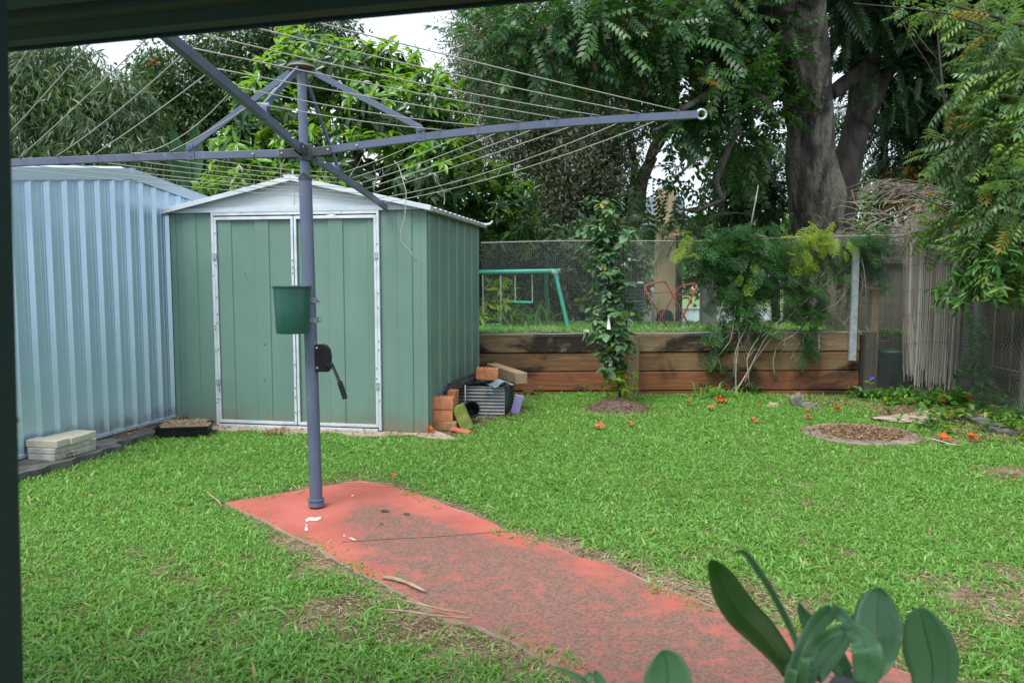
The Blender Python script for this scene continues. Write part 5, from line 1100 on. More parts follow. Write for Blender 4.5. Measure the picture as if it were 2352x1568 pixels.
# tree behind the blue shed with narrow hanging leaves
bl = [blob(120, 215, 12.2, 120, 120, .9), blob(240, 300, 12, 120, 140, .9), blob(60, 320, 12, 130, 120, .9), blob(180, 420, 11.7, 170, 90, .8), blob(330, 390, 11.8, 75, 85, .7), blob(300, 250, 12.2, 60, 80, .6), blob(60, 180, 12.2, 100, 70, .8), blob(380, 430, 11.6, 60, 60, .5), blob(150, 140, 12.4, 70, 50, .6)]
b_ = at(150, 640, 12.2); b_[2] = .3; t = tree('narrow_leaf_tree', b_, 'grey green tree with narrow drooping leaves behind the blue shed'); trunk_obj(t, b_, at(150, 470, 12.2), .10, bl[:6], M['bark_dark'])
L = Leaves(); crown(L, T_long(.13, .45), bl, 2100, 13, .09, .155, out=.5, rand=.75, down=.75, mis=(0,)); L.build('crown', [M['l_willow']], t)
# dark rounded tree with red flowers
bl = [blob(430, 190, 15.2, 110, 75, 1.0), blob(375, 290, 15, 75, 85, .9), blob(540, 120, 15.4, 120, 60, 1.0), blob(470, 290, 15, 90, 80, .9), blob(560, 210, 15.2, 90, 80, .9), blob(420, 370, 14.8, 80, 70, .8), blob(360, 240, 15.1, 60, 60, .6), blob(440, 440, 14.8, 110, 60, .8), blob(660, 80, 15.5, 90, 50, .8), blob(355, 160, 15.3, 40, 40, .4), blob(760, 70, 15.5, 60, 45, .6)]
b_ = at(440, 700, 15); b_[2] = .5; t = tree('flowering_tree', b_, 'dark rounded tree dotted with red flowers behind the two sheds'); trunk_obj(t, b_, at(440, 430, 15), .16, bl, M['bark_dark'])
L = Leaves(); crown(L, T_leaf(.42, .2), bl, 2400, 16, .12, .098, out=.7, rand=.8, down=.35); L.build('crown', [M['l_dark']], t)
L = Leaves(); C, O = clump_centres(bl[:4], 26, .95); k = np.repeat(np.arange(26), 9); n = len(k); L.add(T_leaf(.5), C[k] + rng.normal(0, .045, (n, 3)), frames(rdir(n), rdir(n)), rng.uniform(.05, .09, n)); L.build('blossom', [M['orange']], t)
# banana like leaves between
b_ = at(425, 470, 11.5); t = tree('strap_leaf_plant', (b_[0], 11.5, .6), 'dark plant with two wide upright leaves behind the sheds', 'plant')
for (xa, ya, xb, yb, w) in ((430, 440, 405, 300, .26), (440, 440, 458, 290, .28), (438, 440, 380, 340, .16)):
    a, b = at(xa, ya, 11.4), at(xb, yb, 11.3); rows = []
    for q in np.linspace(0, 1, 9):
        c = a + (b - a) * q + (0, -.10 * q * q, 0); ww = w / 2 * math.sin(math.pi * (.12 + .83 * q)) ; rows.append([c + (-ww, -.03, 0), c + (0, .02, 0), c + (ww, -.03, 0)])
    mb = MB(); mb.grid(np.array(rows)); mb.build('leaf', leafmat('banana_leaf', (.03, .09, .035), (.04, .11, .05), rough=.35, transl=.2), t, smooth=True)
# bright broad leaved tree behind the green shed
bl = [blob(760, 165, 10.8, 170, 75, .8), blob(900, 250, 10.7, 150, 95, .9), blob(640, 260, 10.6, 120, 95, .8), blob(560, 350, 10.4, 85, 65, .6), blob(800, 360, 10.5, 200, 90, .8), blob(1010, 260, 10.9, 60, 110, .6), blob(980, 390, 10.5, 110, 90, .7), blob(700, 110, 11, 80, 50, .6), blob(560, 430, 10.2, 110, 40, .6), blob(690, 360, 10.4, 110, 80, .7), blob(880, 160, 11, 100, 60, .6), blob(1010, 430, 10.6, 60, 80, .6)]
b_ = at(800, 640, 10.6); b_[2] = .4; t = tree('broad_leaf_tree', b_, 'bright green broad leaved tree rising behind the green shed'); trunk_obj(t, b_, at(800, 420, 10.6), .12, bl, M['bark_dark'])
L = Leaves(); C, O = clump_centres(bl, 950, .5); hi = (O[:, 2] > -.15) & (rng.random(950) < .75)  # clumps facing up mostly take the bright leaf, all others the dark one
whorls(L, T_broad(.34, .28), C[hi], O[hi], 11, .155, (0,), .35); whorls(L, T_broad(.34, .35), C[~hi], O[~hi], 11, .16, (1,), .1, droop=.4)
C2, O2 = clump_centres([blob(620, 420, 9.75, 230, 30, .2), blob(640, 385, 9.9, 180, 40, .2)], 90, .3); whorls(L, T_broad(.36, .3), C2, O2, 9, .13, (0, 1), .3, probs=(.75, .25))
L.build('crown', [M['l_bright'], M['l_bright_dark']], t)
mb = MB(); 
for x, y, x2, y2 in ((1020, 470, 1000, 395), (640, 420, 670, 340), (800, 420, 830, 360), (860, 440, 858, 380), (745, 410, 735, 360)): mb = MB(); limb(mb, at(x, y, 9.5), at(x2, y2, 9.45), .006, .002, 7, .12); mb.build('creeper_stem', M['twig'], t)
# fine grey leaved tree in the middle
bl = [blob(1250, 150, 16, 190, 140, 1.4), blob(1190, 300, 15.6, 130, 120, 1.2), blob(1390, 240, 16, 140, 130, 1.3), blob(1310, 400, 15.6, 120, 110, 1.1), blob(1130, 90, 16.2, 110, 80, 1.1), blob(1250, 480, 15.2, 80, 60, .8), blob(1420, 90, 16.4, 140, 90, 1.2), blob(1400, 420, 16, 60, 110, .9), blob(1090, 200, 16, 60, 70, .8), blob(1230, 520, 15.2, 60, 50, .7), blob(1560, 60, 16.5, 100, 70, 1)]
b_ = at(1400, 690, 15.6); b_[2] = zu(15.6); t = tree('fine_leaf_tree', b_, 'tall grey green fine leaved tree standing behind the middle of the yard')
trunk_obj(t, b_, at(1440, 540, 15.6), .22, bl, M['bark_dark'], twig_n=9, r1=.8, extra=lambda mb: (limb(mb, at(1440, 545, 15.6), at(1500, 360, 15.8), .17, .10, 8, .04), limb(mb, at(1400, 600, 15.5), at(1370, 380, 15.5), .12, .05, 8, .06), limb(mb, at(1490, 380, 15.8), at(1560, 200, 15.9), .10, .05, 8, .08)))
L = Leaves(); crown(L, T_quad(.26), bl, 4000, 26, .17, .10, out=.5, rand=.9, down=.2, inner=.2); L.build('crown', [M['l_grey']], t)
L = Leaves(); # dry blossom sprays
# yellow green shrub in front of it
bl = [blob(1140, 520, 11.6, 100, 85, .7), blob(1080, 450, 11.4, 60, 80, .6), blob(1190, 450, 11.8, 50, 60, .5), blob(1060, 300, 12.2, 45, 70, .5), blob(1130, 410, 11.8, 60, 50, .5), blob(1060, 380, 11.6, 60, 70, .5)]
b_ = at(1120, 740, 11.7); b_[2] = ZU; t = tree('long_leaf_shrub', b_, 'yellow green long leaved shrub beside the back corner of the green shed', 'shrub'); trunk_obj(t, b_, at(1120, 600, 11.7), .05, bl, M['bark_dark'], 4)
L = Leaves(); C, O = clump_centres(bl, 330, .4); whorls(L, T_broad(.26, .35), C, O, 11, .15, (0, 1), .25, probs=(.6, .4), droop=.35); L.build('crown', [M['l_shrub'], M['l_bright_dark']], t)
bl = [blob(1150, 700, 11.0, 55, 50, .3), blob(1140, 660, 11.0, 30, 40, .2), blob(1110, 730, 11, 30, 25, .25)]
b_ = at(1145, 757, 11.0); t = tree('young_shrub', (b_[0], b_[1], ZU), 'small bright yellow green bush behind the swings on the upper lawn', 'shrub'); trunk_obj(t, np.array((b_[0], b_[1], ZU)), at(1145, 720, 11.0), .015, bl, M['bark_dark'], 4)
L = Leaves(); C, O = clump_centres(bl, 42, .3); whorls(L, T_broad(.28, .35), C, O, 8, .13, (0, 1), .5, probs=(.8, .2)); L.build('crown', [M['l_young'], M['l_shrub']], t)
# dark hedge behind the mesh
for nm, bl, lab in (('hedge_shrub', [blob(1120, 610, 12.6, 70, 80, .6), blob(1130, 700, 12.4, 80, 70, .6), blob(1180, 560, 12.8, 50, 50, .5)], 'dark broad hedge shrub behind the swings, nearest the shed'), ('hedge_shrub', [blob(1240, 640, 12.9, 80, 110, .6), blob(1220, 560, 13, 60, 60, .5), blob(1270, 720, 12.8, 60, 40, .5)], 'dark hedge shrub behind the right end of the swing set'), ('hedge_shrub', [blob(1340, 640, 13.4, 70, 110, .6), blob(1330, 560, 13.6, 60, 50, .5), blob(1420, 600, 13.9, 60, 50, .5)], 'dark hedge shrub behind the water tank')):
    c = bl[0][0]; z_ = zu(c[1]); t = tree(nm, (c[0], c[1], z_), lab, 'shrub', 'hedge behind the mesh fence'); trunk_obj(t, np.array((c[0], c[1], z_)), np.array((c[0], c[1], z_ + .4)), .05, bl, M['bark_dark'], 3)
    L = Leaves(); crown(L, T_leaf(.36, .25), bl, 420, 12, .10, .115, out=.6, rand=.8, down=.3, inner=.2); L.build('crown', [M['l_hedge_and_shade']], t)
# wispy strap plants by the swing
b_ = gnd(1230, 757, ZU); L = Leaves(); n = 60; P = np.c_[b_[0] + rng.normal(0, .22, n), b_[1] + .5 + rng.normal(0, .15, n), np.full(n, ZU)]; h = rng.uniform(.25, .6, n); L.add(T_blade(.045, .8), P, yaw_frames(n, .3), np.stack([h, h, h], -1), 0); tag(L.build('strappy_grass', [M['l_cover']], loc=tuple(b_)), 'clump of long strappy grass beside the swing leg', 'grass clump')

# the big trunk
def big_trunk():
    Y = 12.0; b_ = at(1890, 640, Y); b_[2] = zu(Y) - .05; t = tree('tulip_tree', b_, 'huge grey twin trunked tree with glossy pinnate leaves overhanging the yard')
    prof = [(1895, 660, 80), (1888, 560, 72), (1880, 500, 64), (1871, 440, 59), (1860, 385, 55), (1857, 350, 50), (1861, 300, 47), (1856, 240, 48), (1849, 180, 51), (1839, 110, 54), (1826, 40, 58), (1812, -40, 68), (1795, -120, 70)]
    P = [at(x, y, Y - .002 * (640 - y)) for x, y, r in prof]; P[0] = b_ + (0, 0, -.1); rad = [r * Y / FOC for _, _, r in prof]
    k = 60; f = np.linspace(0, len(P) - 1, k); P2 = np.stack([np.interp(f, range(len(P)), [p[i] for p in P]) for i in range(3)], -1); r2 = np.interp(f, range(len(P)), rad)
    mb = MB(); n = 110; rows = []
    k = 170; f = np.linspace(0, len(P) - 1, k); P2 = np.stack([np.interp(f, range(len(P)), [p[i] for p in P]) for i in range(3)], -1); r2 = np.interp(f, range(len(P)), rad)
    for i in range(k):
        row = []
        for j in range(n + 1):
            a = 2 * math.pi * (j % n) / n; q = Vector((math.cos(a) * 1.5, math.sin(a) * 1.5, P2[i][2] * .55)); rr = r2[i] * (1 + .12 * mnoise.noise(q) + .07 * mnoise.noise(q * 2.7) + .03 * mnoise.noise(q * 7) + .035 * mnoise.noise(Vector((math.cos(a) * 9, math.sin(a) * 9, P2[i][2] * 1.6))) + .025 * mnoise.noise(Vector((math.cos(a) * 18, math.sin(a) * 18, P2[i][2] * 6))) + .05 * math.sin(3 * a + P2[i][2]))
            row.append((P2[i][0] + rr * math.cos(a), P2[i][1] + rr * math.sin(a), P2[i][2]))
        rows.append(row)
    mb.grid(np.array(rows)); mb.build('trunk', M['bark'], t, smooth=True)
    def stem(prof, Y0, dy, nm, mat, n=18):
        P = [at(x, y, Y0 + dy * i) for i, (x, y, r) in enumerate(prof)]; rad = [r * Y0 / FOC for _, _, r in prof]; k = len(P) * 6; f = np.linspace(0, len(P) - 1, k); P2 = np.stack([np.interp(f, range(len(P)), [p[i] for p in P]) for i in range(3)], -1); r2 = np.interp(f, range(len(P)), rad) * (1 + .09 * np.array([mnoise.noise(Vector((p[0], p[2] * 2.2, 5))) for p in P2]))
        mb = MB(); mb.tube(P2, list(r2), n); return mb.build(nm, mat, t, smooth=True)
    stem([(1905, 560, 40), (1925, 470, 37), (1938, 420, 34), (1952, 350, 32), (1969, 290, 31), (1983, 230, 32), (1988, 160, 32), (1982, 80, 30), (1970, -20, 26)], 12.2, .03, 'second_trunk', M['bark_dark'])
    stem([(1975, 290, 26), (2000, 240, 22), (2025, 190, 18), (2070, 110, 14), (2130, 20, 11)], 12.2, .1, 'limb', M['bark_dark'], 12)
    stem([(1910, 215, 16), (1935, 195, 17), (1965, 175, 18), (1985, 150, 14)], 12.1, .05, 'limb', M['bark_dark'], 12)
    stem([(1832, 195, 13), (1790, 185, 13), (1740, 200, 10), (1690, 205, 9), (1630, 215, 7), (1560, 255, 5)], 11.6, -.34, 'limb', M['bark'], 10)
    stem([(1700, 200, 9), (1660, 235, 8), (1600, 260, 7), (1570, 268, 5), (1500, 300, 3)], 10.5, -.12, 'limb', M['bark'], 10)
    stem([(1710, 205, 7), (1760, 230, 7), (1785, 270, 5)], 10.5, 0, 'limb', M['bark'], 8)
    stem([(1850, 170, 9), (1860, 120, 10), (1868, 80, 10), (1880, 30, 9), (1900, -30, 9)], 11.45, -.02, 'limb', M['bark'], 10)
    stem([(1700, 290, 6), (1670, 350, 7), (1645, 420, 7), (1660, 460, 5), (1600, 485, 4), (1560, 480, 3)], 10.4, -.03, 'limb', M['bark_dark'], 8)
    stem([(1810, 40, 20), (1700, 20, 16), (1560, 25, 12), (1440, 60, 9), (1330, 80, 6), (1250, 130, 4)], 11.4, -.42, 'limb', M['bark_dark'], 10)
    stem([(1440, 60, 7), (1380, 20, 6), (1300, 20, 4)], 10.2, -.1, 'limb', M['bark_dark'], 8)
    stem([(1970, 80, 14), (2080, 70, 11), (2200, 120, 8), (2290, 200, 6)], 12.4, -.1, 'limb', M['bark_dark'], 10)
    L = Leaves()
    near = [blob(1290, 60, 9.8, 180, 60, .7), blob(1180, 30, 9.9, 80, 35, .5), blob(1240, 140, 9.9, 120, 60, .6), blob(1470, 90, 10.3, 150, 90, .8), blob(1600, 180, 10.6, 120, 90, .7), blob(1700, 60, 10.8, 120, 80, .7), blob(1600, 20, 10.6, 170, 50, .8), blob(1560, 280, 10.6, 70, 40, .4), blob(1720, 280, 10.9, 60, 45, .5), blob(1750, 150, 11, 60, 80, .5), blob(1400, 30, 10.1, 160, 50, .7), blob(1660, 210, 10.8, 100, 60, .5), blob(1430, 170, 10.5, 70, 40, .4)]
    crown(L, T_frond(6, .27, .14, .18, 68), near, 560, 3, .15, .38, out=.75, rand=.7, down=.08, flat=1.1, mis=(0, 2), probs=(.975, .025), inner=.3)
    near2 = [blob(1500, 420, 11.2, 60, 40, .4), blob(1560, 440, 11.2, 50, 30, .4), blob(1640, 360, 11.2, 60, 50, .4), blob(1730, 340, 11.4, 60, 60, .4), blob(1600, 520, 11.3, 40, 20, .2)]
    crown(L, T_frond(6, .26, .13, .2, 68), near2, 42, 3, .12, .38, out=.6, rand=.6, down=.4, flat=1.2, mis=(0,), inner=.3)
    far = [blob(2030, 60, 12.6, 150, 80, .9), blob(2130, 130, 12.6, 130, 110, .9), blob(2040, 180, 12.4, 90, 80, .6), blob(2200, 230, 12.8, 110, 110, .9), blob(2090, 260, 13, 90, 80, .8), blob(2150, 340, 13, 90, 70, .7), blob(2280, 90, 12.8, 110, 110, .9), blob(2240, 40, 12.8, 140, 60, 1), blob(2060, 350, 13, 60, 60, .5), blob(1960, 10, 12, 120, 50, .6), blob(2200, 330, 12.6, 80, 90, .5)]
    crown(L, T_frond(9, .22, .085, .22), far, 720, 3, .15, .42, out=.6, rand=.6, down=.22, flat=1.2, mis=(1,), inner=.2)  # rear fronds take the dark hedge leaf: deep shade put into their colour
    # canopy overhead, beyond the top of the view, shades what stands below it
    over = [blob(1750, -250, 11.5, 300, 160, 2), blob(2100, -250, 12.5, 450, 180, 2.2), blob(2350, -120, 12, 200, 200, 1.5)]
    crown(L, T_frond(5, .3, .15, .3), over, 620, 3, .35, .7, out=.5, rand=.8, down=.2, flat=1.2, mis=(1,), inner=.1)
    L.build('crown', [M['l_tulip'], M['l_hedge_and_shade'], M['l_new']], t)
    C, O = clump_centres(near[:4] + far[:3], 18, .9); L = Leaves(); k = np.repeat(np.arange(18), 10); n = len(k); L.add(T_leaf(.55), C[k] + rng.normal(0, .05, (n, 3)), frames(rdir(n), rdir(n)), rng.uniform(.05, .08, n)); L.build('blossom', [M['orange_dull']], t)
big_trunk()
# palms behind the trunk
def palm(name, base, top, nf, size, label, mat='l_palm', r=.09, seed=0, down=.2):
    t = tree(name, base, label, 'palm', 'palms behind the big trunk'); mb = MB(); limb(mb, base, top, r, r * .8, 8, .01); mb.build('trunk', M['bark_dark'], t, smooth=True); L = Leaves(); r_ = np.random.default_rng(seed)
    a = np.arange(nf) * 2.4 + r_.uniform(0, .5, nf); e = r_.uniform(-.35, .9, nf); d = np.stack([np.cos(a) * np.cos(e), np.sin(a) * np.cos(e), np.sin(e) - down], -1)
    L.add(T_palm(24, .6), np.tile(top, (nf, 1)), frames(d, np.tile(UPV, (nf, 1))), r_.uniform(.8, 1.1, nf) * size); L.build('fronds', [M[mat]], t)
p = at(2035, 520, 15.2); palm('palm_tree', np.array((p[0], p[1], zu(p[1]))), at(2030, 300, 15.2), 22, 1.5, 'dark thin stemmed palm seen right of the big twin trunk', seed=3)
p = at(1945, 520, 16.4); palm('palm_tree', np.array((p[0], p[1], zu(p[1]))), at(1965, 250, 16.4), 20, 1.6, 'palm with hanging fronds seen between the two big trunks', seed=5)
p = at(1790, 520, 16); palm('palm_tree', np.array((p[0], p[1], zu(p[1]))), at(1760, 330, 16), 20, 1.6, 'palm showing left of the big trunk above the fern', seed=7)
p = at(1560, 600, 14); palm('palm_tree', np.array((p[0], p[1], zu(p[1]))), at(1560, 540, 14), 17, 1.25, 'low palm arching over the red folding frame', seed=9, r=.06)
p = at(1460, 600, 18); palm('palm_tree', np.array((p[0], p[1], zu(p[1]))), at(1455, 560, 18), 14, 1.2, 'small palm before the distant house', seed=11, r=.06)
# dark shrubs under the canopy
for bl, lab, mt, tm, sz in (([blob(1700, 430, 14.4, 75, 80, .6), blob(1650, 500, 14.2, 60, 50, .5), blob(1770, 470, 14.4, 50, 70, .5), blob(1680, 360, 14.6, 50, 40, .4)], 'dark glossy shrub left of the big trunk', 'l_hedge_and_shade', T_leaf(.3, .3), .2),
                        ([blob(2120, 400, 13.8, 60, 60, .5), blob(2180, 450, 13.6, 70, 60, .5), blob(2240, 400, 13.8, 70, 90, .6), blob(2300, 330, 13.8, 60, 110, .6), blob(2060, 470, 13.8, 45, 40, .3)], 'dark shrub in the shade right of the palms', 'l_hedge_and_shade', T_leaf(.34, .3), .16),
                        ([blob(2110, 440, 12.6, 40, 30, .3), blob(2080, 420, 12.8, 25, 30, .3)], 'yellow mottled shrub low behind the dead frond', 'l_new', T_broad(.3, .3), .17)):
    c = bl[0][0]; z_ = zu(c[1]); t = tree('shade_shrub', (c[0], c[1], z_), lab, 'shrub'); trunk_obj(t, np.array((c[0], c[1], z_)), np.array((c[0], c[1], z_ + .6)), .05, bl, M['bark_dark'], 3); L = Leaves(); crown(L, tm, bl, 260 if mt == 'l_hedge_and_shade' else 40, 10, .12, sz, out=.6, rand=.7, down=.4, inner=.2); L.build('crown', [M[mt]], t)
# distant trees closing the view
for i, (bl, lab) in enumerate((([blob(1640, 600, 26, 130, 90, 2), blob(1740, 560, 26, 100, 90, 2)], 'pale green distant tree beyond the steel fence'), ([blob(1900, 560, 27, 160, 110, 2), blob(2000, 480, 27, 90, 80, 2)], 'distant tree filling the gap below the palms'), ([blob(2250, 520, 25, 160, 120, 2)], 'distant tree behind the right hand shrub'), ([blob(1380, 660, 24, 90, 90, 2), blob(1300, 600, 24, 120, 110, 2), blob(1480, 640, 24, 50, 70, 1.5)], 'distant tree behind the water tank and mesh'), ([blob(1120, 600, 24, 120, 120, 2)], 'distant tree behind the swings'))):
    c = bl[0][0]; z_ = zu(c[1]); t = tree('distant_tree', (c[0], c[1], z_), lab, 'tree', 'distant trees'); trunk_obj(t, np.array((c[0], c[1], z_)), np.array((c[0], c[1], z_ + .8)), .12, bl, M['bark_dark'], 3); L = Leaves(); crown(L, T_leaf(.5, .2), bl, 420, 11, .26, .26, out=.6, rand=.8, down=.2, inner=.15); L.build('crown', [M['l_far']], t)

# the shrub leaning in from the right
bl = [blob(2310, 110, 7.6, 70, 80, .45), blob(2300, 290, 7.5, 65, 90, .45), blob(2320, 470, 7.3, 55, 100, .45), blob(2220, 480, 7.8, 55, 35, .3), blob(2130, 20, 8.2, 100, 14, .2), blob(2260, 30, 8, 80, 25, .35), blob(2190, 340, 7.8, 32, 40, .25), blob(2345, 250, 7.4, 40, 200, .4), blob(2250, 400, 7.6, 55, 50, .3), blob(2335, 600, 7.2, 40, 40, .3), blob(2180, 520, 8.1, 45, 25, .2), blob(2245, 200, 7.7, 40, 60, .3), blob(2290, 560, 7.4, 50, 40, .3)]
b_ = np.array((5.3, 7.5, 0)); t = tree('pinnate_shrub', b_, 'leafy shrub with pinnate leaves and orange new growth leaning in from the right', 'shrub')
def _ex(mb):
    for pts in ([(2352, 100), (2260, 60), (2180, 32), (2090, 20), (1960, 8)], [(2352, 60), (2270, 35), (2180, 10)], [(2352, 440), (2290, 425), (2230, 395), (2160, 355)], [(2352, 330), (2280, 330), (2200, 330), (2120, 305)], [(2352, 520), (2280, 520), (2180, 480), (2080, 440)]): mb.tube([at(x, y, 7.7) for x, y in pts], [.016, .012, .010, .007, .004][:len(pts)], 7)
trunk_obj(t, b_, at(2352, 560, 7.5), .05, bl, M['bark_dark'], 5, extra=_ex)
L = Leaves(); crown(L, T_frond(6, .29, .12, .3), bl, 400, 3, .07, .23, out=.6, rand=.7, down=.2, flat=1.0, mis=(0, 1), probs=(.955, .045), inner=.25); L.build('crown', [M['l_right'], M['l_new']], t)
bl = [blob(2235, 620, 7.4, 55, 50, .3), blob(2180, 680, 7.5, 45, 35, .2), blob(2290, 640, 7.2, 60, 60, .3), blob(2230, 580, 7.4, 45, 35, .25), blob(2310, 590, 7.1, 50, 40, .3)]
b_ = np.array((5.15, 7.3, 0)); t = tree('lance_leaf_shrub', b_, 'shrub with plain lance leaves poking out in front of the reed screen', 'shrub'); trunk_obj(t, b_, at(2352, 640, 7.3), .025, bl, M['twig'], 5)
L = Leaves(); C, O = clump_centres(bl, 95, .3); whorls(L, T_broad(.27, .35), C, O, 9, .105, (0, 1), .25, probs=(.75, .25), droop=.3); L.build('crown', [M['l_cover'], M['l_right']], t)
# dead palm frond and tangled twigs
mb = MB(); r_ = random.Random(17); t = thing('dead_palm_frond', at(2050, 440, 10.2), 'brown dead palm frond fallen across the top of the fence', 'dead frond')
def curve(pts, n=14):
    pts = np.array(pts); f = np.linspace(0, len(pts) - 1, n); k = np.arange(len(pts)); return [np.array([np.interp(q, k, pts[:, i]) for i in range(3)]) for q in f]
for i in range(52):
    x0 = r_.uniform(2040, 2190); y0 = 425 + (x0 - 2040) * .12 + r_.gauss(0, 6); Lx = r_.uniform(50, 130); Y = 10.2 + r_.uniform(-.2, .2)
    mb.tube([at(x0, y0, Y), at(x0 - Lx * .5, y0 - 6 + r_.uniform(-12, 12), Y), at(x0 - Lx, y0 + r_.uniform(-4, 34), Y - .1)], [.006, .005, .0025], 4, False)
mb.tube([at(2190, 468, 10.2), at(2120, 440, 10.2), at(2040, 428, 10.2), at(1960, 445, 10.2)], [.018, .015, .010, .004], 8); mb.build('frond', M['deadfrond'], t)
mb = MB()
for i in range(130):
    x0, y0 = r_.uniform(1960, 2210), r_.uniform(455, 560); Y = 9.3 + r_.uniform(-.3, .5); a = r_.uniform(-.9, .9) + (math.pi if r_.random() < .5 else 0); Ln = r_.uniform(30, 90); p = [at(x0, y0, Y)]
    for k in range(4): a += r_.gauss(0, .35); x0 += Ln / 4 * math.cos(a); y0 += Ln / 4 * math.sin(a) * .7; p.append(at(x0, y0, Y + r_.uniform(-.08, .08)))
    mb.tube(p, [.0055, .005, .004, .003, .002], 4, False)
tag(mb.build('twig_tangle', M['twig']), 'tangle of dry grey twigs heaped over the reed screen', 'twigs')
mb = MB()
for i in range(380):
    x0, y0 = r_.gauss(2140, 36), r_.gauss(535, 26); Y = 8.8 + r_.uniform(-.12, .2); a = r_.uniform(0, 6.28); Ln = r_.uniform(20, 60); p = [at(x0, y0, Y)]
    for k in range(3): a += r_.gauss(0, .7); x0 += Ln / 3 * math.cos(a); y0 += Ln / 3 * math.sin(a); p.append(at(x0, y0, Y + r_.uniform(-.05, .05)))
    mb.tube(p, [.003, .0025, .002, .001], 3, False)
tag(mb.build('dry_vine_mat', M['twig']), kind='stuff')
for pts, lab in (([(1720, 540), (1732, 480), (1742, 425)], 'thin pale upright stem rising above the fern'), ([(1715, 537), (1740, 541), (1768, 545)], 'pale bent stick lying along the top of the mesh')):
    mb = MB(); mb.tube([at(x, y, 9.0) for x, y in pts], [.009, .008, .005], 7); tag(mb.build('stem', M['twig'], smooth=True), lab, 'stem')

# feathery fern scrambling over the mesh
FN = thing('asparagus_fern', gnd(1690, 905), 'feathery green asparagus fern scrambling over the mesh and down the timber wall', 'fern')
PL_ = T_plume(); L = Leaves()
def plumes(x, y, rx, ry, n, size, mi, Y=9.06, rd=.16, down=.6):
    c = np.array([at(x + rx * u, y + ry * v, Y + w) for u, v, w in zip(rng.normal(0, .5, n), rng.normal(0, .5, n), rng.normal(0, rd * .5, n))]); d = unit(rdir(n) * .8 + np.array((0, -.45, -down))); L.add(PL_, c, frames(d, unit(np.array((0, -.6, 1)) + rdir(n) * .4)), size * rng.uniform(.7, 1.3, n), mi)
for x, y, rx, ry, n in ((1660, 570, 70, 50, 80), (1700, 620, 70, 80, 100), (1640, 610, 40, 70, 30), (1690, 690, 50, 60, 70), (1780, 570, 90, 40, 70), (1760, 640, 70, 60, 50), (1840, 640, 60, 70, 60), (1850, 700, 45, 50, 50), (1985, 555, 60, 45, 70), (1930, 600, 70, 60, 40), (1650, 765, 28, 45, 14), (1635, 815, 22, 35, 8), (1700, 850, 20, 35, 3), (1855, 755, 18, 35, 12), (1850, 795, 8, 22, 6), (2010, 600, 40, 60, 25), (1745, 720, 40, 50, 25), (1720, 530, 70, 25, 40), (1610, 575, 40, 40, 22)): plumes(x, y, rx, ry, int(n * .86), .22, 0)
for x, y, rx, ry, n in ((1870, 540, 70, 35, 65), (1860, 590, 60, 25, 40), (1900, 560, 50, 30, 25), (1720, 640, 30, 30, 10), (1575, 560, 40, 35, 22), (1720, 610, 20, 25, 6)): plumes(x, y, rx, ry, int(n * .42), .20, 1, Y=8.98)
L.build('foliage', [M['l_fern'], M['l_fern_y']], FN)
mb = MB(); r_ = random.Random(77)
stems = [[(1680, 915), (1720, 850), (1760, 770), (1830, 690), (1900, 620)], [(1700, 905), (1730, 830), (1800, 740), (1850, 690), (1960, 600), (1975, 570)], [(1690, 910), (1690, 840), (1700, 760), (1660, 690)], [(1780, 865), (1775, 830), (1785, 790), (1830, 765), (1860, 720)], [(1630, 890), (1640, 830), (1680, 780), (1690, 700)], [(1720, 880), (1715, 820), (1750, 760), (1760, 640)], [(1698, 900), (1685, 860), (1690, 800), (1720, 740), (1740, 600)], [(1735, 800), (1712, 830), (1730, 790), (1765, 760)], [(1880, 765), (1882, 800), (1875, 830)], [(1970, 560), (1985, 620), (1990, 680)], [(1700, 560), (1690, 640), (1650, 720), (1640, 800)], [(1830, 620), (1800, 680), (1850, 740)], [(1950, 580), (1960, 650), (1920, 700), (1870, 720)], [(1660, 900), (1655, 840), (1640, 790)]]
for s_ in stems:
    P = [at(x, y, 8.98 + r_.uniform(-.06, .04)) for x, y in s_]
    if s_[0][1] > 885: P[0] = gnd(*s_[0])
    mb.tube(curve(P, 12), [.009 * (1 - .6 * i / 11) for i in range(12)], 6)
for i in range(90):
    x0, y0 = r_.uniform(1640, 1990), r_.uniform(560, 780); a = r_.uniform(.6, 2.4); p = [at(x0, y0, 9.02)]
    for k in range(5): a += r_.gauss(0, .4); x0 += 16 * math.cos(a); y0 += 14 * math.sin(a); p.append(at(x0, y0, 9.0 + r_.uniform(-.06, .06)))
    mb.tube(p, .0026, 4, False)
mb.build('vine_stems', M['twig'], FN, smooth=True)

# small columnar tree in front of the wall
b_ = gnd(1425, 935); t = tree('column_fruit_tree', b_, 'slim young tree with rounded grey green leaves growing before the timber wall', 'small tree')
ax_px = [(1425, 935), (1420, 860), (1408, 780), (1405, 700), (1395, 620), (1390, 540), (1390, 470)]; Pm = [at(x, y, b_[1]) for x, y in ax_px]; Pm[0] = b_
mb = MB(); mb.tube(curve(Pm, 20), [.016 * (1 - .7 * i / 19) for i in range(20)], 8); mb.tube(curve([at(1420, 850, b_[1]), at(1440, 760, b_[1] + .05), at(1432, 640, b_[1] + .06), at(1432, 560, b_[1] + .05), at(1420, 500, b_[1])], 16), [.010 * (1 - .7 * i / 15) for i in range(16)], 6); mb.build('trunk', M['bark_dark'], t, smooth=True)
L = Leaves(); n = 215; f = rng.random(n); yy = 460 + f * 390; xx = np.interp(yy, [470, 540, 620, 700, 780, 860], [1388, 1392, 1398, 1403, 1405, 1412]); hw_ = np.interp(yy, [455, 500, 560, 700, 800, 850], [40, 62, 52, 46, 44, 22])
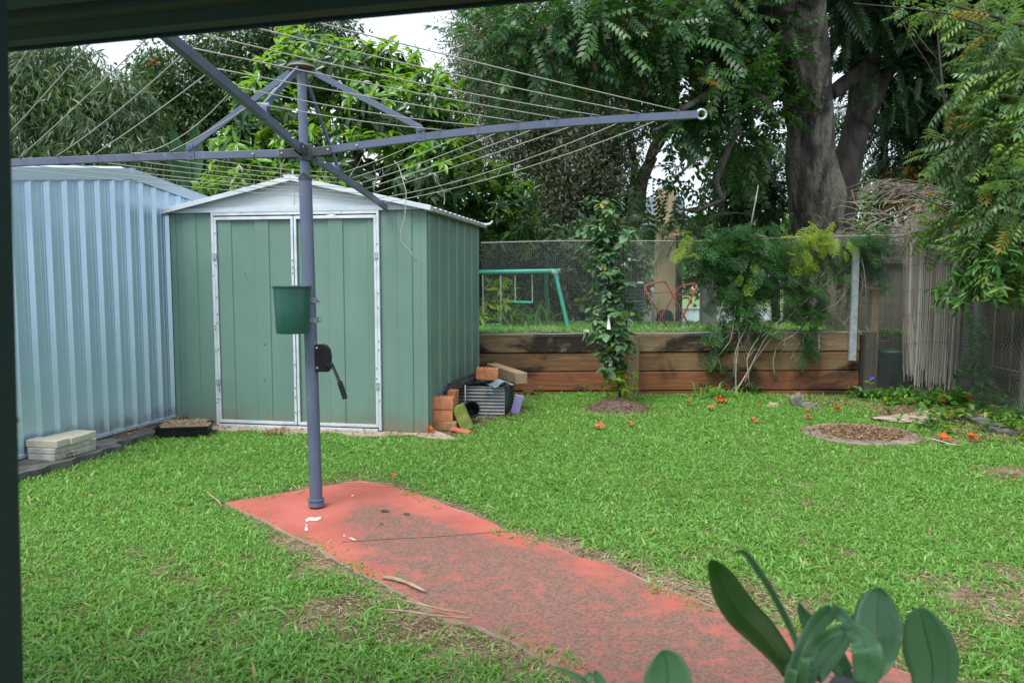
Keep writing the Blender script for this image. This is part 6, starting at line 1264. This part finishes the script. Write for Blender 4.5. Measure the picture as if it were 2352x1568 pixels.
C = np.array([at(x + h * q, y, b_[1] + w) for x, y, h, q, w in zip(xx, yy, hw_, rng.normal(0, .55, n), rng.normal(0, .10, n))]); O = unit(C - np.array([at(x, y + 20, b_[1]) for x, y in zip(xx, yy)]) + rdir(n) * .02 + np.array((0, -.05, .0)) + UPV * .1)
whorls(L, T_broad(.60, .2, .06), C, O, 7, .092, (0,), .15, droop=.12); 
C = np.array([at(x, y, b_[1] - .12) for x, y in ((1387, 608), (1381, 466))]); L.add(T_broad(.65, .2), C, frames(np.array([(.2, -.4, -.9)] * 2), np.array([(0, -1., .2)] * 2)), .065, 1)
C = np.array([at(1418 + rng.normal(0, 22), 880 + rng.normal(0, 28), b_[1] + rng.normal(0, .08)) for _ in range(40)]); whorls(L, T_broad(.6, .2), C, unit(rdir(40) + UPV * .4), 6, .055, (2,), .5)
L.build('crown', [M['l_citrus'], M['l_yellow'], M['l_young']], t)
q = at(1398, 740, b_[1] - .16); mb = MB(); mb.prism([q + (-.018, 0, -.07), q + (.022, 0, -.075), q + (.006, 0, .08), q + (-.004, 0, .08)], (0, .003, 0)); mb.build('plant_tag', M['white_tag'], t)
q = at(1402, 838, b_[1] - .1); mb = MB(); mb.box(q, (.035, .004, .09), np.array(Matrix.Rotation(.15, 3, 'Y'))); mb.build('plant_tag', M['pvc'], t)
# ground cover in the right corner
L = Leaves(); spots = [(2100, 930, .30, 120), (2190, 925, .40, 190), (2250, 905, .30, 130), (2240, 860, .16, 50), (2040, 915, .25, 70), (2180, 965, .40, 90), (2320, 965, .30, 90), (2340, 1000, .3, 60), (1985, 915, .2, 50), (2290, 930, .3, 110), (2120, 985, .3, 40)]
for x, y, r, n in spots:
    n = int(n * .62); c = gnd(x, y) if y > 880 else at(x, y, 8.7); P = np.c_[c[0] + rng.normal(0, r * .55, n), c[1] + rng.normal(0, r * .5, n), np.abs(rng.normal(.05, .045, n)) + max(0, c[2])]; P[:, 1] = np.minimum(P[:, 1], 8.8); whorls(L, T_broad(.5, .25), P, np.tile(UPV, (n, 1)) + rdir(n) * .5, 6, .06, (0, 1), .3, probs=(.8, .2))
tag(L.build('ground_cover', [M['l_cover'], M['l_young']], loc=(4.2, 8, 0)), kind='stuff')
L = Leaves(); n = 110; x_ = rng.uniform(2225, 2262, n); y_ = rng.uniform(720, 915, n); C = np.array([at(a, b, 8.62 + rng.normal(0, .05)) for a, b in zip(x_ + (y_ > 840) * 10, y_)]); whorls(L, T_broad(.5, .2), C, unit(rdir(n) + np.array((0, -1, .3))), 5, .055, (0,), .2); tag(L.build('climbing_vine', [M['l_cover']], loc=tuple(gnd(2245, 915))), 'green leafy vine climbing the corner post beside the chicken wire', 'vine')
for px, Y, lab in (((2003, 775), 8.9, 'blue wildflower on a stem before the rotten post'),):
    c = at(2001, 868, Y); t = thing('wildflower', gnd(2012, 910), 'tiny blue wildflower on a thin stem before the rotten post', 'flower'); mb = MB(); mb.tube([gnd(2012, 910), at(2010, 890, Y), c], .003, 5); mb.build('stem', M['l_cover'], t); mb = MB()
    for a in (0, 2.1, 4.2): mb.prism([c, c + (.022 * math.cos(a - .5), -.006, .022 * math.sin(a - .5)), c + (.03 * math.cos(a), -.008, .03 * math.sin(a)), c + (.022 * math.cos(a + .5), -.006, .022 * math.sin(a + .5))], (0, .002, 0))
    mb.build('petals', M['blue_petal'], t)

# orchid in a pot at our feet
pot = np.array((.42, 1.12, .30)); OR = thing('orchid', pot, 'dark green strap leaved orchid in the foreground at the bottom right', 'orchid')
mb = MB(); mb.lathe([(0, 0), (.11, 0), (.14, .24), (.15, .245), (.15, .27), (.135, .27), (.125, .22), (0, .21)], pot, 36); mb.build('pot', M['black'], OR, smooth=True, auto=35)
mb = MB(); mb.lathe([(.13, 0), (.13, .30), (.0, .30)], pot - (0, 0, .31), 24); tag(mb.build('pot_stand', M['conc_dark']), 'dark stand under the orchid pot', 'stand')
def catmull(P, n):
    P = np.array(P, float); Q = np.vstack([2 * P[0] - P[1], P, 2 * P[-1] - P[-2]]); out = []
    for t in np.linspace(0, len(P) - 1 - 1e-6, n):
        i = int(t); f = t - i; a, b, c, d = Q[i:i + 4]; out.append(.5 * ((2 * b) + (c - a) * f + (2 * a - 5 * b + 4 * c - d) * f * f + (3 * b - a - 3 * c + d) * f ** 3))
    return np.array(out)
def zo(x, y): return 1568 + x / 3, 1212.75 + y / 3
def strap(pts, wid, Y, side=(1, .2, 0), fold=.10, name='leaf', mat='l_orchid', z2=True, tw=.0, base=None):
    """pts in enlarged-view bearings, wid in the same units, Y distance per point"""
    k = len(pts); Ys = Y if hasattr(Y, '__len__') else [Y] * k; P = [at(*(zo(*p) if z2 else p), y) for p, y in zip(pts, Ys)]; w = [q * (1 / 3 if z2 else 1) * y / FOC for q, y in zip(wid, Ys)]
    P.append((pot if base is None else np.array(base)) + (rng.uniform(-.03, .03), rng.uniform(-.03, .03), .22)); w.append(w[-1] * .6)
    C = catmull(P, 40); W = np.maximum(catmull(np.array(w)[:, None], 40)[:, 0], .0006); T = unit(np.gradient(C, axis=0)); rows = []
    for i in range(40):
        vw = unit(C[i] - CAM); s = unit(np.cross(T[i], vw)); s = s if s[0] > 0 else -s; s = unit(s * math.cos(tw) + np.cross(s, T[i]) * math.sin(tw)); nn_ = np.cross(s, T[i]); nn_ = nn_ if nn_ @ vw < 0 else -nn_
        rows.append([C[i] + s * W[i] / 2 * q + nn_ * (-fold * W[i] * (1 - abs(q)) + .10 * W[i] * (abs(q) ** 2)) for q in (-1, -.66, -.33, -.07, 0, .07, .33, .66, 1)])
    mb = MB(); mb.grid(np.array(rows)); o = mb.build(name, M[mat], OR, smooth=True, solid=.0014); aa = o.data.attributes.new('across', 'FLOAT', 'POINT'); aa.data.foreach_set('value', np.tile(np.array((-1, -.66, -.33, -.07, 0, .07, .33, .66, 1), np.float32), 40)); return o
strap([(186, 222), (205, 250), (262, 350), (330, 480), (420, 600), (540, 720), (650, 850), (730, 960), (780, 1066)], [6, 95, 190, 235, 245, 225, 185, 150, 120], [1.20, 1.20, 1.2, 1.19, 1.18, 1.16, 1.14, 1.12, 1.1], tw=.3, mat='l_orchid_y')
strap([(352, 170), (400, 158), (450, 190), (520, 290), (600, 410), (680, 560), (750, 700), (795, 830), (800, 960)], [4, 26, 38, 46, 44, 44, 44, 46, 50], [1.32, 1.32, 1.31, 1.3, 1.28, 1.26, 1.24, 1.2, 1.16], fold=.3, mat='l_orchid_l')
strap([(803, 508), (822, 570), (870, 650), (960, 780), (1050, 890), (1120, 1000), (1150, 1066)], [6, 60, 110, 140, 150, 120, 100], [1.22] * 7, side=(.8, 0, .6))
strap([(1215, 715), (1150, 650), (1085, 590), (1030, 575), (960, 620), (890, 720), (820, 860), (770, 1000), (740, 1066)], [8, 60, 90, 105, 115, 120, 115, 95, 80], [1.00, 1.01, 1.03, 1.05, 1.06, 1.06, 1.05, 1.04, 1.03], side=(.6, .7, .35), fold=.2)
strap([(1245, 1080), (1270, 960), (1270, 840), (1225, 745), (1130, 700), (1020, 725), (930, 800), (870, 900), (830, 1010)], [120, 190, 200, 150, 85, 70, 75, 80, 70], [.95, .95, .95, .97, 1.0, 1.02, 1.04, 1.04, 1.03], side=(1, .1, .25), fold=.12)
strap([(1360, 405), (1352, 450), (1340, 560), (1345, 660), (1350, 760), (1340, 880), (1300, 990), (1270, 1066)], [6, 150, 270, 320, 300, 230, 150, 110], [1.14, 1.14, 1.13, 1.12, 1.11, 1.09, 1.08, 1.07], side=(1, .1, 0), fold=.16)
strap([(1635, 545), (1645, 600), (1668, 700), (1695, 800), (1715, 900), (1722, 1000), (1715, 1070), (1690, 1250), (1600, 1500)], [60, 190, 300, 345, 345, 300, 255, 170, 110], [1.12] * 9, side=(1, .0, 0), fold=.05)
strap([(1190, 600), (1150, 690), (1080, 800), (980, 920), (900, 1010), (850, 1070)], [40, 80, 110, 130, 140, 120], [1.2, 1.2, 1.18, 1.16, 1.14, 1.1], side=(.7, 0, .6))
strap([(1521, 1492), (1526, 1506), (1532, 1530), (1534, 1560), (1532, 1620), (1530, 1740)], [14, 66, 96, 112, 112, 70], [.98] * 6, fold=.12, z2=False, base=(.20, 1.0, .30))
strap([(1276, 1530), (1300, 1540), (1335, 1560), (1390, 1600)], [3, 10, 16, 24], [.98] * 4, fold=.1, z2=False, base=(.18, .95, .30))
mb = MB(); c = at(*zo(1110, 1075), .93); mb.lathe([(0, .04), (.012, .037), (.022, .02), (.026, 0), (.022, -.04), (.0, -.06)], c - (0, 0, .030), 20); mb.build('pseudobulb', surf('dark_bulb', (.02, .022, .024), (.04, .042, .045), rough=.5), OR, smooth=True)
# ---------------------------------------------------------------- light and camera
w = bpy.data.worlds.new('World'); scene.world = w; w.use_nodes = True; nt = w.node_tree; nt.nodes.clear()
sky = nt.nodes.new('ShaderNodeTexSky'); sky.sky_type = 'NISHITA'; sky.sun_disc = False
SUN = unit(np.array((-.26, -.42, .87)))          # towards the sun: high behind the house
sky.sun_elevation = math.asin(SUN[2]); sky.sun_rotation = math.atan2(SUN[0], SUN[1]); sky.dust_density = 4; sky.air_density = 1.2; sky.ozone_density = 1
hs_ = nt.nodes.new('ShaderNodeHueSaturation'); hs_.inputs['Saturation'].default_value = .35; nt.links.new(sky.outputs[0], hs_.inputs['Color'])
# thin bright cloud over the whole sky
tc = nt.nodes.new('ShaderNodeTexCoord'); cn_ = nt.nodes.new('ShaderNodeTexNoise'); cn_.inputs['Scale'].default_value = 2.2; cn_.inputs['Detail'].default_value = 6; nt.links.new(tc.outputs['Generated'], cn_.inputs['Vector'])
cm = nt.nodes.new('ShaderNodeMix'); cm.data_type = 'RGBA'; mr = nt.nodes.new('ShaderNodeMapRange'); mr.inputs[1].default_value = .3; mr.inputs[2].default_value = .7; mr.inputs[3].default_value = .55; mr.inputs[4].default_value = .9
nt.links.new(cn_.outputs[0], mr.inputs[0]); nt.links.new(mr.outputs[0], cm.inputs[0]); nt.links.new(hs_.outputs[0], cm.inputs[6]); cm.inputs[7].default_value = (9.6, 10.8, 12.2, 1)
bg = nt.nodes.new('ShaderNodeBackground'); bg.inputs['Strength'].default_value = .082; nt.links.new(cm.outputs[2], bg.inputs['Color']); ow = nt.nodes.new('ShaderNodeOutputWorld'); nt.links.new(bg.outputs[0], ow.inputs[0])
sl_ = bpy.data.lights.new('sun', 'SUN'); sl_.energy = 2.8; sl_.angle = math.radians(32); sl_.color = (1, .965, .90); so = bpy.data.objects.new('sun', sl_); COL.objects.link(so); so.location = (0, -6, 12); so.rotation_euler = Vector(SUN).to_track_quat('Z', 'Y').to_euler()
cam = bpy.data.cameras.new('camera'); co_ = bpy.data.objects.new('camera', cam); COL.objects.link(co_); co_.location = CAM; co_.rotation_euler = (math.pi / 2 - PITCH, 0, 0)
cam.sensor_width = 36; cam.lens = 36 * FOC / 2352; cam.clip_end = 500; cam.clip_start = .05; cam.dof.use_dof = True; cam.dof.focus_distance = 5.5; cam.dof.aperture_fstop = 5.6
scene.camera = co_
scene.view_settings.view_transform = 'Standard'; scene.view_settings.look = 'None'; scene.view_settings.gamma = 1; scene.view_settings.exposure = .84
scene.cycles.max_bounces = 8; scene.cycles.diffuse_bounces = 2; scene.cycles.glossy_bounces = 3; scene.cycles.transmission_bounces = 3
scene.cycles.use_adaptive_sampling = True; scene.cycles.adaptive_threshold = .015
scene.cycles.use_denoising = True
